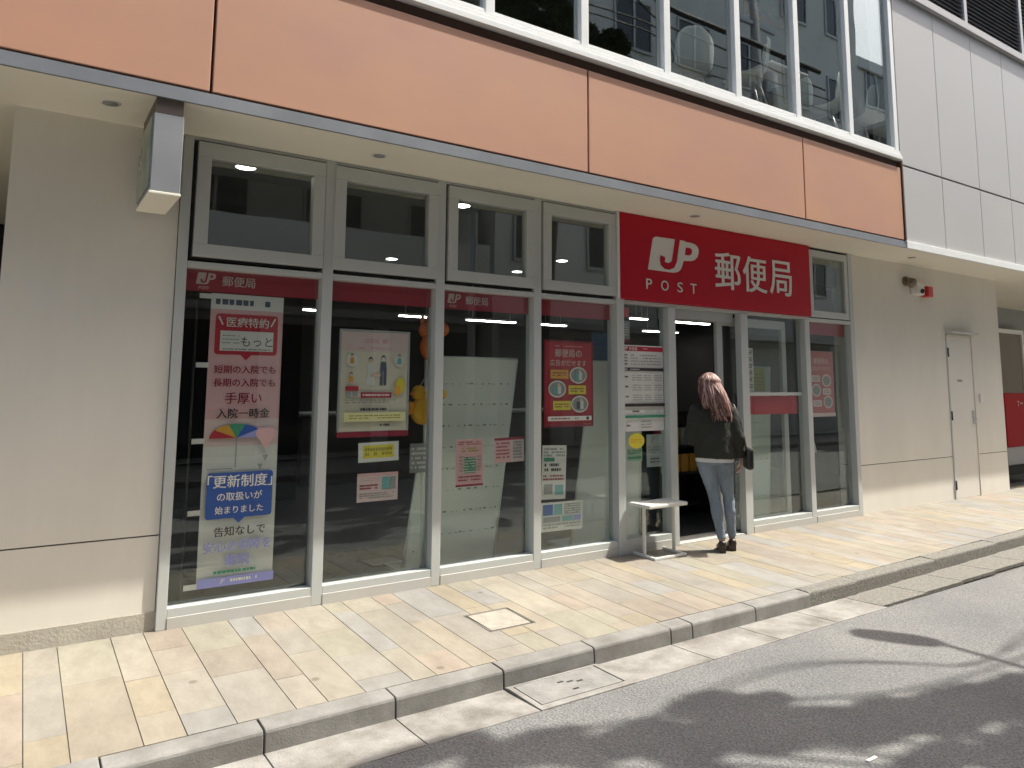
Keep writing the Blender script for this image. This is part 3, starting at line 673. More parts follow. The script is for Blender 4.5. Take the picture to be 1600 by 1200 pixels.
# hours board
s = Sheet(4.505, 5.015, 1.04, 1.82, .037, PAPER)
s.rect(0, .93, 1, .985, PRED); s.logo(.03, .935, .13, .98, PAPER, PRED); s.text('郵便局', .15, .937, .36, .978, PAPER, .02); s.bars(.5, .95, .6, .97, 1, PAPER, 1)
s.bars(.03, .76, .12, .9, 4, PBLK, 1, .4); s.bars(.2, .76, .95, .9, 4, PGRY, 2, .3); s.rect(0, .70, 1, .735, PBLK); s.bars(.04, .708, .4, .727, 1, PAPER, 3, .6)
for k in range(3): s.bars(.04, .62-k*.115, .12, .64-k*.115, 1, PBLK, k, .9); s.bars(.22, .58-k*.115, .45, .66-k*.115, 3, PGRY, 7+k, .35); s.bars(.5, .58-k*.115, .68, .66-k*.115, 3, PGRY, 17+k, .35); s.bars(.75, .58-k*.115, .95, .66-k*.115, 3, PGRY, 27+k, .35)
s.rect(0, .285, 1, .32, PBLK); s.bars(.2, .22, .38, .24, 1, PBLK, 5, .9); s.bars(.5, .215, .9, .25, 2, PGRY, 6, .3); s.rect(0, .155, 1, .185, PGRN)
s.bars(.05, .06, .15, .08, 1, PBLK, 5, .9); s.bars(.4, .03, .66, .13, 3, PGRY, 8, .4)
poster('opening_hours_board', 'white opening hours sheet with red header left of the doorway', 'notice board', s)
s = Sheet(4.50, 4.62, 2.075, 2.165, .063, PRED); s.rect(.1, .1, .9, .9, mat('print_bright_red', (.7, .02, .02), .5)); poster('red_sticker', 'small bright red sticker at top of pane beside the doorway', 'sticker', s)
s = Sheet(4.50, 4.625, 1.84, 2.04, .063, PGRY); s.rect(0, 0, 1, .16, PDRED); s.bars(.1, .3, .9, .9, 5, PAPER, 2, .4); poster('paper_notice', 'small grey notice under the bright red sticker', 'notice', s)
s = Sheet(4.57, 4.765, .885, 1.024, .038, None); s.disc(.5, .5, .5, .5, YEL); s.bars(.15, .35, .85, .65, 2, PORA, 4, .5)
s.mb.v = list(s.mb.v); poster('round_sticker', 'round yellow sticker on glass left of the doorway', 'sticker', s)
s = Sheet(4.574, 4.76, .772, .885, .064, mat('paper_green', (.40, .58, .42), .7)); s.bars(.06, .55, .94, .9, 2, PGRN, 3, .5); s.bars(.06, .1, .94, .45, 1, PGRN, 4, .5); poster('paper_notice', 'small green notice under the round yellow sticker', 'notice', s)
s = Sheet(4.815, 5.02, .71, 1.005, .063, mat('paper_grey', (.46, .50, .47), .7)); s.text('JP', .2, .72, .6, .92, PGRY, .02); s.bars(.1, .4, .9, .65, 3, PGRY, 3, .5); s.bars(.2, .1, .8, .3, 2, PBLK, 4, .35); poster('paper_notice', 'grey sheet hanging right of the round yellow sticker', 'notice', s)
s = Sheet(6.265, 6.36, 1.40, 1.85, .063, PAPER); s.mb
for k in range(6): s.bars(.2, .84-k*.155, .8, .95-k*.155, 3, PBLK, 40+k, .6)
poster('vertical_notice', 'narrow white strip of vertical black writing right of the doorway', 'notice', s)
pf = thing('framed_poster', 'faded red poster with pale ovals in the rightmost pane', 'poster', (7.54, .07, 1.11))
s = Sheet(7.315, 7.78, 1.12, 1.85, .066, mat('print_faded_red', (.55, .17, .17), .6))
s.text('郵便局の', .2, .80, .80, .90, PINKL, .01); s.text('広告がだせます', .12, .70, .88, .77, PINKL, .0)
for (u, v, t) in ((.70, .55, 0), (.27, .40, 1), (.72, .22, 2), (.26, .58, 3), (.68, .38, 3), (.28, .20, 3)):
    if t < 3: s.disc(u, v, .19, .10, PINKL); s.disc(u, v, .15, .075, PGRY)
    else: s.rrect(u-.17, v-.05, u+.17, v+.05, PINKL, .03); s.bars(u-.12, v-.03, u+.12, v+.03, 2, PGRY, 9)
s.rect(.0, .0, 1, .055, PINKL); s.build('print', pf)
MB().box(7.31, 7.785, .068, .08, 1.115, 1.855, PGRY).build('backing', pf)

# ================================================================== INTERIOR
L_ = [(4.82, 5.38, 5.45), (6.035, 6.97, 5.45), (7.53, 8.07, 5.45), (7.97, 8.29, 3.62), (8.89, 9.79, 3.66), (2.6, 3.6, 5.45), (10.0, 10.9, 5.45)]
names = ['first', 'second', 'third', 'fourth']
for i, (a, c, y) in enumerate(L_):
    t = thing('strip_light', ['lit ceiling strip light seen above the orange toy', 'long lit strip light above the wide pale board in third pane', 'lit strip light above the red poster in fourth pane', 'short lit strip light above the opening hours sheet', 'long lit strip light in the top of the open doorway', 'lit strip light deep inside behind the wedding poster', 'lit strip light deep inside at the right end'][i], 'ceiling light', ((a+c)/2, y, 2.5), group='ceiling strip lights inside the post office')
    MB().box(a, c, y-.04, y+.04, 2.50, 2.515, LIT).build('tube', t)
    mb = MB(); mb.box(a-.02, c+.02, y-.06, y+.06, 2.516, 2.55, WHITE); mb.tube([(a+.1, y, 2.55), (a+.1, y, 3.09)], .008, WHITE); mb.tube([(c-.1, y, 2.55), (c-.1, y, 3.09)], .008, WHITE); mb.build('body', t)
DL = [(1.31, .706), (3.935, 3.835), (3.26, .806), (5.88, 3.77), (5.836, 2.65)]
lb = ['lit round downlight showing through the leftmost upper window', 'lit round downlight showing low in the second upper window', 'lit round downlight at top left of the third upper window', 'lit round downlight at bottom right of the third upper window', 'lit round downlight in the fourth upper window']
for i, (x, y) in enumerate(DL):
    t = thing('recessed_light', lb[i], 'ceiling light', (x, y, 3.08), group='round ceiling downlights inside')
    MB().tube([(x, y, 3.080), (x, y, 3.086)], .072, LITS, 20).build('lens', t)
    MB().tube([(x, y, 3.082), (x, y, 3.0895)], .085, WHITE, 20).build('ring', t)
# pale boards leaning behind the glass (backs of display panels)
def board(label, pts, y0, y1, seed, rows):
    # pts: four (x,z) corners bl, br, tr, tl ; y1 at top, y0 at bottom
    t = thing('display_board', label, 'board', ((pts[0][0]+pts[1][0])/2, y0, 0))
    z0, z1 = pts[0][1], pts[2][1]
    yy = lambda z: y0+(y1-y0)*(z-z0)/(z1-z0)
    f = [(x, yy(z), z) for x, z in pts]; bk = [(x, yy(z)+.018, z) for x, z in pts]
    mb = MB(); mb.add(f+bk, [(0, 1, 2, 3), (7, 6, 5, 4), (0, 4, 5, 1), (1, 5, 6, 2), (2, 6, 7, 3), (3, 7, 4, 0)], BOARD)
    rg = random.Random(seed); 
    for r_ in range(rows):
        z = z1-(z1-z0)*(.13+.72*r_/max(1, rows-1)); q = (z-z0)/(z1-z0); xa = pts[0][0]+(pts[3][0]-pts[0][0])*q+.06; xb = pts[1][0]+(pts[2][0]-pts[1][0])*q-.05; x = xa
        while x < xb:
            l = rg.uniform(.008, .035); h = rg.choice((.004, .006, .012))
            mb.add([(x, yy(z)-.002, z), (x+l, yy(z)-.002, z), (x+l, yy(z+h)-.002, z+h), (x, yy(z+h)-.002, z+h)], [(0, 1, 2, 3)], PGRY); x += l+rg.uniform(.012, .06)
    mb.build('panel', t, .002)
    mb = MB()
    for i, j in ((1, 2), (3, 2), (0, 3)):
        mb.tube([Vector(f[i])+Vector((0, .004, 0)), Vector(f[j])+Vector((0, .004, 0))], .012, BOARDE, 6)
    mb.build('edging', t); mb = MB(); mb.box(pts[0][0], pts[1][0], y0+.03, y0+.35, -.004, .02, BOARDE); mb.build('foot', t)
board('wide pale green board with dotted rows standing inside the third pane', [(2.70, .02), (3.36, .02), (3.53, 1.668), (2.66, 1.668)], .38, .29, 1, 8)
board('pale green board inside the fourth pane right of the red poster', [(4.16, .02), (5.0, .02), (5.0, 1.67), (4.38, 1.67)], .36, .31, 2, 0)
board('narrow pale green board behind the second pane beside the wide board', [(2.53, .02), (2.69, .02), (2.655, .95), (2.64, .95)], .37, .32, 3, 2)
board('pale green display board behind the open sliding door', [(6.45, .02), (6.93, .02), (6.96, 1.66), (6.5, 1.66)], .36, .31, 4, 4)
s = Sheet(6.6, 6.84, 1.40, 1.65, .29, mat('paper_olive', (.56, .56, .16), .7)); s.bars(.1, .2, .9, .8, 4, PLEG, 3, .4); poster('paper_notice', 'yellow green paper on the board behind the sliding door', 'notice', s)
# toys hanging inside
ORG = mat('toy_orange', (.72, .17, .035), .45, var=.1); YLT = mat('toy_yellow', (.80, .44, .02), .45, var=.1); ORB = mat('toy_beak', (.80, .30, .02), .45)
t = thing('hanging_toy', 'orange inflatable toy hanging inside at right of second pane', 'toy', (2.62, .17, 1.64))
MB().ball((2.64, .17, 1.74), (.10, .06, .11), ORG).build('body', t); MB().ball((2.585, .17, 1.87), (.055, .05, .06), ORG).build('head', t)
MB().ball((2.56, .17, 1.94), (.018, .015, .045), ORG).build('ear', t); MB().ball((2.61, .17, 1.945), (.018, .015, .045), ORG).build('ear', t)
MB().ball((2.735, .16, 1.88), (.05, .04, .055), ORG).build('tail', t)
t = thing('hanging_toy', 'yellow duck toy hanging inside at right of second pane', 'toy', (2.55, .17, 1.16))
MB().ball((2.57, .17, 1.25), (.10, .06, .105), YLT).build('body', t); MB().ball((2.54, .17, 1.385), (.06, .05, .06), YLT).build('head', t)
MB().ball((2.72, .16, 1.375), (.055, .03, .045), YLT).build('wing', t); MB().ball((2.465, .16, 1.27), (.035, .03, .05), ORB).build('wing', t); MB().ball((2.485, .15, 1.38), (.03, .02, .015), ORB).build('beak', t)
MB().tube([(2.55, .17, 1.44), (2.63, .17, 1.56), (2.64, .17, 1.64)], .003, WHITE, 6).build('string', t)
s = Sheet(2.5, 2.66, .78, 1.0, .22, PGRY); s.bars(.1, .1, .9, .9, 5, PAPER, 3, .5); poster('paper_notice', 'grey leaflet hanging below the yellow duck toy', 'notice', s)
# counter, brochure racks, blue poster
CNT = mat('counter_laminate', (.16, .15, .14), .4, var=.15)
t = thing('service_counter', 'long dark service counter deep inside the post office', 'counter', (6, 5.9, 0)); MB().box(3.4, 10.6, 5.6, 6.2, 0, .98, CNT).build('base', t, .01); MB().box(3.35, 10.65, 5.5, 6.25, .985, 1.03, mat('counter_top', (.45, .45, .43), .3)).build('top', t, .01)
s = Sheet(4.42, 4.8, 1.66, 1.95, .36, mat('print_steel_blue', (.05, .15, .26), .6)); s.bars(.1, .1, .9, .9, 4, PBLUE, 3, .5); poster('wall_poster', 'blue poster above the pale board in fourth pane', 'poster', s)
t = thing('brochure_rack', 'rack of orange and yellow brochures inside the doorway', 'rack', (6.3, 1.25, 0))
mb = MB(); mb.box(5.9, 6.75, 1.3, 1.34, 0, 1.15, DARKI); mb.box(5.9, 5.93, 1.0, 1.299, 0, .9, DARKI); mb.box(6.72, 6.75, 1.0, 1.299, 0, .9, DARKI)
for z in (.1, .45, .75): mb.box(5.931, 6.719, 1.05, 1.299, z, z+.02, DARKI)
mb.build('stand', t)
rg = random.Random(2)
for z in (.47, .77):
    x = 5.96
    while x < 6.62:
        MB().box(x, x+.11, 1.12, 1.15, z, z+.2, rg.choice([PORA, PLEG, PDRED, PORA, PDKB, PGRY, YEL])).build('brochure', t); x += .14
# a few pale figurines at far right pane
t = thing('figurine', 'small white figurine standing inside the rightmost pane', 'figurine', (7.5, .3, .55))
mb = MB(); mb.ball((7.62, .3, .93), (.05, .045, .06), WHITE); mb.tube([(7.62, .3, .70), (7.62, .3, .8), (7.62, .3, .89)], [.075, .06, .025], WHITE); mb.build('body', t)
mb = MB(); mb.ball((7.60, .29, 1.0), (.016, .012, .045), WHITE); mb.build('ear', t); mb = MB(); mb.ball((7.645, .29, 1.0), (.016, .012, .045), WHITE); mb.build('ear', t)
mb = MB(); mb.box(7.25, 8.0, .2, .45, 0, .70, DARKI); mb.build('plinth', t)

# ---------------- upstairs cafe
CH = mat('chair_shell', (.62, .66, .62), .45, var=.04); LEGM = mat('chair_leg', (.5, .5, .5), .3, .8)
FZ = 4.15
def chair(label):
    t = thing('shell_chair', label, 'chair', (0, 0, 0), group='white shell chairs upstairs', local=True)
    prof = [(-.20, .44), (-.12, .43), (0, .425), (.10, .435), (.17, .47), (.205, .54), (.225, .64), (.24, .74), (.25, .82), (.252, .86)]
    wid = [.19, .21, .22, .22, .22, .225, .23, .22, .17, .09]
    vs = []; fs = []; nu = 9
    for (y, z), w_ in zip(prof, wid):
        for k in range(nu):
            u = -1+2*k/(nu-1); cv = .05*u*u
            vs.append((u*w_, y-(cv if z > .5 else 0), z+(cv*.8 if z <= .5 else 0)))
    for i in range(len(prof)-1):
        for k in range(nu-1): a = i*nu+k; fs.append((a, a+1, a+nu+1, a+nu))
    mb = MB(); mb.add(vs, fs, CH, True); o = mb.build('shell', t); md = o.modifiers.new('thick', 'SOLIDIFY'); md.thickness = .012
    sb = o.modifiers.new('sub', 'SUBSURF'); sb.levels = 1; sb.render_levels = 1
    for sx in (-1, 1):
        for sy in (-1, 1): MB().tube([(sx*.12, sy*.1, .42), (sx*.21, sy*.2, 0)], .011, LEGM, 8).build('leg', t)
    return t
c0 = chair('white shell chair upstairs behind the fourth window from the corner'); c0.location = (5.42, .05, FZ); c0.rotation_euler = (0, 0, R(165))
dup(c0, (6.02, -.22, FZ), R(225), 'white shell chair upstairs seen side on, nearest the pendant lamp')
dup(c0, (7.22, .12, FZ), R(140), 'white shell chair upstairs partly hidden by the mullion, beside the table')
dup(c0, (7.48, -.14, FZ), R(205), 'white shell chair upstairs turned three quarters, right of the table')
dup(c0, (8.22, -.16, FZ), R(185), 'white shell chair upstairs in the corner window, rightmost of the chairs')
t = thing('cafe_table', 'pale topped table between the chairs upstairs', 'table', (6.9, .1, FZ)); MB().box(6.35, 7.0, -.30, .35, FZ+.70, FZ+.73, WHITE).build('top', t, .01)
MB().tube([(6.7, .05, FZ), (6.7, .05, FZ+.70)], .03, GASK).build('pedestal', t); MB().tube([(6.7, .05, FZ), (6.7, .05, FZ+.02)], .25, GASK, 20).build('foot', t)
t = thing('pendant_lamp', 'lit small pendant bulb on a dark rod upstairs', 'lamp', (7.39, 1.5, 6.2)); MB().ball((7.39, 1.5, 6.2), .045, LIT).build('bulb', t); MB().tube([(7.39, 1.5, 6.24), (7.39, 1.5, 6.34)], [.05, .02], GASK).build('socket', t); MB().tube([(7.39, 1.5, 6.34), (7.39, 1.5, 7.3)], .006, GASK, 6).build('rod', t)
t = thing('wall_picture', 'orange framed picture hanging upstairs at top of a window', 'picture', (8.7, 1.5, 6.8))
ORF = mat('picture_frame_orange', (.55, .22, .04), .4)
mb = MB(); mb.box(8.3, 9.15, 1.5, 1.54, 6.78, 6.87, ORF); mb.box(8.3, 9.15, 1.5, 1.54, 7.2, 7.28, ORF); mb.box(8.3, 8.38, 1.5, 1.54, 6.871, 7.199, ORF); mb.box(9.07, 9.15, 1.5, 1.54, 6.871, 7.199, ORF); mb.build('frame', t)
s = Sheet(8.38, 9.07, 6.87, 7.2, 1.525, mat('picture_sky', (.30, .52, .62), .5)); s.rect(0, 0, 1, .3, PSKY); s.disc(.3, .3, .12, .2, PAPER); s.disc(.7, .35, .1, .25, PSKIN); s.build('print', t)

# ================================================================== WALL LIGHT, CAMERA
t = thing('security_camera', 'white security camera with brown lamp and red beacon on right wall', 'camera', (9.55, -.06, 2.7))
BRN = mat('lamp_brown', (.16, .12, .08), .4, .3)
mb = MB(); mb.tube([(9.32, 0, 2.80), (9.32, -.03, 2.80)], .06, BRN, 14); mb.tube([(9.32, -.03, 2.80), (9.30, -.11, 2.76)], [.05, .065], BRN, 14); mb.build('spot_lamp', t)
mb = MB(); mb.box(9.44, 9.62, -.10, 0, 2.63, 2.79, WHITE); mb.build('housing', t, .02); mb = MB(); mb.tube([(9.53, -.10, 2.68), (9.53, -.125, 2.67)], .03, GASK, 14); mb.build('lens', t)
mb = MB(); mb.tube([(9.62, -.06, 2.71), (9.66, -.06, 2.71)], .02, WHITE); mb.build('arm', t)
mb = MB(); mb.box(9.70, 9.83, -.10, 0, 2.62, 2.76, mat('beacon_red', (.55, .02, .02), .3)); mb.build('beacon', t, .015)

# ================================================================== RIGHT RECESS
mb = MB(); mb.box(11.9, 26, 3.9, 4.0, -.05, Z3, WALL); part(mb, 'recess_wall')
REDM = mat('machine_red', (.40, .004, .010), .6, var=.05, spec=.15)
t = thing('red_machine', 'red cabinet on a pale base standing past the right corner', 'cabinet', (14.3, 1.1, 0))
MB().box(13.80, 15.0, .8, 1.4, .46, 1.36, REDM).build('body', t, .01); MB().box(13.82, 14.98, .82, 1.38, .16, .459, GREYP).build('base', t, .01); MB().box(13.9, 14.9, .86, 1.34, -.01, .159, GASK).build('plinth', t)
s = Sheet(14.25, 14.9, 1.1, 1.25, .797, None); s.text('T', .0, .2, .12, .9, PINKL, .01); s.bars(.18, .4, 1, .8, 1, PINKL, 3); s.build('lettering', t)
t = thing('recess_window', 'pale framed window beyond the right corner', 'window', (14.9, 1.5, 1.4)); mb = MB(); mb.box(14.3, 14.38, 1.5, 1.58, 1.36, 2.5, WHITEF); mb.box(14.3, 16.5, 1.5, 1.58, 2.501, 2.58, WHITEF); mb.box(16.42, 16.5, 1.5, 1.58, 1.36, 2.5, WHITEF); mb.build('frame', t)
MB().box(14.381, 16.419, 1.53, 1.56, 1.36, 2.5, mat('blind_grey', (.24, .22, .19), .7, var=.1, vscale=2)).build('blind', t); mb = MB(); mb.box(13.9, 17, 1.65, 1.75, 0, Z3, PGRY); mb.build('reveal', t)

# ================================================================== STOOL
t = thing('metal_stool', 'white metal stool with slab seat beside the doorway', 'stool', (4.72, -.16, 0))
STL = mat('stool_white', (.74, .73, .69), .4, var=.06)
MB().box(4.475, 4.935, -.315, -.06, .415, .445, STL).build('seat', t, .008)
zf = lambda y: slope(y)
for x in (4.535, 4.89): MB().box(x-.010, x+.010, -.195, -.168, .02, .414, STL).build('leg', t, .003)
for x in (4.535, 4.89): MB().prism([(-.32, slope(-.32)+.001), (-.32, slope(-.32)+.022), (-.05, slope(-.05)+.022), (-.05, slope(-.05)+.001)], x-.0125, x+.0125, STL).build('foot', t, .002)
MB().box(4.548, 4.877, -.32, -.295, slope(-.3)+.002, slope(-.3)+.021, STL).build('crossbar', t, .002)
# ================================================================== PERSON
def ring(c, rx, ry, n=20, yaw=0., pitch=0.):
    c = Vector(c); o = []
    for k in range(n):
        a = 2*math.pi*k/n; v = Vector((rx*math.cos(a), ry*math.sin(a), 0)); v = Matrix.Rotation(pitch, 3, 'X') @ v; v = Matrix.Rotation(yaw, 3, 'Z') @ v
        o.append(c+v)
    return o
def weld(o, vox, it=4, disp=None):
    m = o.modifiers.new('weld', 'REMESH'); m.mode = 'VOXEL'; m.voxel_size = vox; m.use_smooth_shade = True
    if it: sm = o.modifiers.new('soft', 'SMOOTH'); sm.iterations = it; sm.factor = .5
    if disp:
        tx = bpy.data.textures.new('folds', 'CLOUDS'); tx.noise_scale = disp[1]; tx.noise_depth = 2
        d = o.modifiers.new('folds', 'DISPLACE'); d.texture = tx; d.strength = disp[0]; d.mid_level = .5; d.texture_coords = 'LOCAL'
        sm = o.modifiers.new('soft2', 'SMOOTH'); sm.iterations = 2; sm.factor = .5
SKIN = mat('skin', (.56, .36, .27), .5, var=.06, vscale=8)
JACK = mat('jacket_cloth', (.027, .028, .021), .9, var=.08, vscale=14, bump=.15, bscale=220)
JEAN = mat('denim', (.22, .27, .325), .85, var=.32, vscale=5, bump=.15, bscale=260, stretch=(1, 1, .4))
SHIRT = mat('shirt_white', (.70, .69, .66), .8); SHOE = mat('shoe_black', (.03, .018, .014), .4)
HAIR = mat('hair_rose_sunlit', (.55, .38, .34), .40, var=.3, vscale=26, stretch=(3, 3, .4), col2=(.22, .105, .085)); HAIRM = mat('hair_mid', (.15, .07, .055), .42, var=.4, vscale=26, stretch=(3, 3, .4)); HAIRD = mat('hair_root', (.055, .022, .022), .45)
BAGM = mat('bag_leather', (.016, .015, .014), .4)
P = thing('person', 'woman with long rose brown hair, dark jacket and jeans entering the doorway', 'person', (5.325, -.40, -.008), local=True, rz=R(-42))
hx = -.085   # sideways lean of hips and head
# body: one continuous skin
mb = MB()
mb.loft([ring((hx+.0, .0, .775), .08, .05), ring((hx, 0, .84), .12, .072), ring((hx, 0, .95), .105, .068), ring((hx-.005, .0, 1.08), .118, .082), ring((hx-.01, .0, 1.2), .13, .075), ring((hx-.012, -.005, 1.26), .10, .058), ring((hx-.016, -.005, 1.31), .05, .046), ring((hx-.02, .0, 1.345), .047, .048), ring((hx-.024, .012, 1.40), .045, .05)], SKIN)
hc = Vector((hx-.03, .02, 1.462))
mb.ball(hc+Vector((0, -.005, .02)), (.072, .092, .088), SKIN); mb.ball(hc+Vector((-.012, .03, -.035)), (.052, .062, .07), SKIN)
fd = Vector((-.45, .89, 0)).normalized(); sd_ = Vector((fd.y, -fd.x, 0))
mb.tube([hc+fd*.085+Vector((0, 0, .005)), hc+fd*.108+Vector((0, 0, -.028))], [.008, .013], SKIN)          # nose
for k in (-1, 1):
    mb.ball(hc+sd_*.073*k+Vector((0, -.005, -.012)), (.012, .018, .03), SKIN)     # ears
    mb.ball(hc+fd*.083+sd_*.03*k+Vector((0, 0, .012)), (.015, .01, .008), SKIN)   # lids
mb.ball(hc+fd*.086+Vector((0, 0, -.052)), (.022, .012, .009), SKIN)               # lips
LS, LE, LW = Vector((hx-.148, -.004, 1.228)), Vector((hx-.215, -.03, .985)), Vector((hx-.135, .19, .95))
RS, RE, RW = Vector((hx+.138, -.004, 1.228)), Vector((hx+.205, -.035, 1.0)), Vector((hx+.228, .02, .82))
for a, b_, c in ((LS, LE, LW), (RS, RE, RW)):
    mb.tube([a+Vector((0, 0, -.03)), a.lerp(b_, .5), b_, b_.lerp(c, .5), c], [.040, .036, .032, .030, .023], SKIN)
def hand(wr, d, palmn, side):
    d = d.normalized(); n_ = (palmn-d*palmn.dot(d)).normalized(); s_ = d.cross(n_)*side
    mb.loft([[wr+d*t+s_*(hw_*math.cos(q))+n_*(th*math.sin(q)) for q in [2*math.pi*k/12 for k in range(12)]] for t, hw_, th in ((-.01, .022, .018), (.02, .03, .015), (.06, .038, .014), (.085, .036, .011))], SKIN)
    for i, (off, ln) in enumerate(((-.028, .062), (-.0095, .072), (.0095, .068), (.028, .052))):
        p0 = wr+d*.075+s_*off; pts = [p0, p0+d*ln*.45+n_*.008, p0+d*ln*.75+n_*.028, p0+d*ln*.8+n_*.048]
        mb.tube(pts, [.0088, .0082, .0078, .0066], SKIN, 8)
    p0 = wr+d*.022-s_*.026; mb.tube([p0, p0-s_*.022+d*.02+n_*.01, p0-s_*.024+d*.045+n_*.026, p0-s_*.014+d*.062+n_*.036], [.012, .0105, .0095, .0075], SKIN, 8)
hand(LW, Vector((.35, .9, .1)), Vector((.6, 0, .6)), 1); hand(RW, Vector((.05, .1, -1)), Vector((-1, .1, 0)), 1)
LH, LK, LA = Vector((hx-.075, 0, .80)), Vector((-.092, .012, .45)), Vector((-.042, -.02, .09))
RH, RK, RA = Vector((hx+.078, 0, .80)), Vector((.034, .055, .46)), Vector((.06, .085, .095))
for h_, k_, a_ in ((LH, LK, LA), (RH, RK, RA)):
    mb.tube([h_+Vector((0, 0, .04)), h_.lerp(k_, .4), k_, k_.lerp(a_, .3), a_], [.074, .064, .043, .044, .029], SKIN, 14)
    mb.tube([a_+Vector((0, -.035, -.045)), a_+Vector((0, .03, -.05)), a_+Vector((.0, .12, -.068)), a_+Vector((.0, .155, -.072))], [.027, .03, .028, .016], SKIN, 12)
bo = mb.build('body', P); weld(bo, .0062, 3)
# jeans
mb = MB()
mb.loft([ring((hx, -.0, .77), .14, .10), ring((hx, -.008, .83), .158, .118), ring((hx, -.004, .89), .148, .105), ring((hx, 0, .96), .128, .092)], JEAN)
for h_, k_, a_, s_ in ((LH, LK, LA, -1), (RH, RK, RA, 1)):
    mb.tube([h_+Vector((0, -.01, .05)), h_+Vector((0, -.008, -.03)), h_.lerp(k_, .45), h_.lerp(k_, .8), k_, k_.lerp(a_, .32)+Vector((0, -.012, 0)), k_.lerp(a_, .7), a_+Vector((0, 0, .018))], [.088, .089, .073, .056, .050, .053, .041, .038], JEAN, 16)
jo = mb.build('jeans', P); weld(jo, .008, 4, (.016, .045))
mb = MB(); mb.loft([ring((hx, -.006, .785), .170, .132), ring((hx, -.006, .83), .170, .130), ring((hx, 0, .9), .15, .11)], SHIRT, cap=False); so_ = mb.build('shirt_hem', P)
# jacket
mb = MB()
mb.loft([ring((hx, -.012, .815), .172, .135, 24), ring((hx, -.014, .87), .182, .142, 24), ring((hx-.002, -.014, 1.0), .182, .138, 24), ring((hx-.005, -.01, 1.12), .18, .132, 24), ring((hx-.008, -.006, 1.19), .172, .118, 24), ring((hx-.01, -.005, 1.245), .148, .098, 24), ring((hx-.013, -.004, 1.285), .105, .078, 24), ring((hx-.015, -.0, 1.32), .072, .064, 24), ring((hx-.018, .0, 1.352), .064, .060, 24)], JACK)
for a, b_, c in ((LS, LE, LW), (RS, RE, RW)):
    mb.ball(a+Vector((0, 0, -.004)), .073, JACK); mb.tube([a+Vector((0, 0, 0)), a.lerp(b_, .3), a.lerp(b_, .7), b_, b_.lerp(c, .35), b_.lerp(c, .8), c.lerp(b_, .05)], [.072, .072, .064, .060, .056, .048, .041], JACK, 16)
ja = mb.build('jacket', P); weld(ja, .0085, 6, (.022, .085))
# shoes with heels
for a_, nm in ((LA, 0), (RA, 1)):
    mb = MB(); z0 = slope(-.4)*0
    mb.loft([[Vector((a_.x+w_*math.cos(q), a_.y+y, max(.002, z+h*math.sin(q)))) for q in [2*math.pi*k/14 for k in range(14)]] for y, w_, z, h in ((-.055, .016, .062, .02), (-.045, .032, .064, .036), (-.01, .036, .062, .042), (.04, .038, .045, .036), (.09, .042, .03, .028), (.135, .036, .023, .021), (.16, .015, .018, .012))], SHOE)
    mb.prism([(a_.y-.05, .0), (a_.y-.015, .0), (a_.y-.005, .05), (a_.y-.055, .05)], a_.x-.026, a_.x+.026, SHOE)
    mb.build('shoe', P)
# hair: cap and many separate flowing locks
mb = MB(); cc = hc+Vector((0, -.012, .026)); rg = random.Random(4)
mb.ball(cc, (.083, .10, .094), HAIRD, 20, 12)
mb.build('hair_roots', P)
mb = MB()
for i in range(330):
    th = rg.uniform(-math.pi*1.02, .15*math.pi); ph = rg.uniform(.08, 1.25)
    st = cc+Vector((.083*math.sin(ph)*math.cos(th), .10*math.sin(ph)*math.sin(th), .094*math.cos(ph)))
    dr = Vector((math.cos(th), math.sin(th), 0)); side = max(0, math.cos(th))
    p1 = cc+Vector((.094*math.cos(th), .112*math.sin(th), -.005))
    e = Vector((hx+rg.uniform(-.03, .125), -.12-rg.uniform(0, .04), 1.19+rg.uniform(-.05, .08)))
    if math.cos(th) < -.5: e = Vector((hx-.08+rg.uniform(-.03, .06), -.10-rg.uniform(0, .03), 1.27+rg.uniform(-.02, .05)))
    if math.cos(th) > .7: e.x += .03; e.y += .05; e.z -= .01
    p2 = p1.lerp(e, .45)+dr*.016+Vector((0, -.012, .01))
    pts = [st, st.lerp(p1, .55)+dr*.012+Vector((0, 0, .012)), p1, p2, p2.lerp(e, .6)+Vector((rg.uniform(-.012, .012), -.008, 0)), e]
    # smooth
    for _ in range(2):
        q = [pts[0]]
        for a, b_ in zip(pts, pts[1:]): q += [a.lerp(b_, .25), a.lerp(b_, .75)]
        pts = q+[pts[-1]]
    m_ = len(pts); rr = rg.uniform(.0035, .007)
    mb.tube(pts, [rr*(.55+.6*math.sin(math.pi*min(1, .15+k/m_*.95))) if k < m_-2 else rr*.35 for k in range(m_)], HAIR if rg.random() < .30+.55*max(0, math.cos(th)) else HAIRM, 6)  # more pale locks towards the right, painting in the sunlit side of the hair
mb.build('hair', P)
# shoulder bag
Mx = Matrix.Translation((5.325, -.40, -.008)) @ Matrix.Rotation(R(-42), 4, 'Z')
bg_ = thing('shoulder_bag', 'black shoulder bag hanging at the right side of the woman', 'bag', tuple(Mx @ Vector((hx+.30, .0, .72))), local=True, rz=R(-42))
mb = MB(); mb.box(-.035, .03, -.09, .15, .0, .19, BAGM); mb.build('pouch', bg_, .025)
mb = MB(); mb.tube([(-.03, -.07, .18), (-.075, -.055, .42), (-.125, -.03, .57), (-.15, .02, .585), (-.12, .07, .55), (-.06, .10, .38), (-.02, .12, .18)], .008, BAGM, 8); mb.build('strap', bg_)
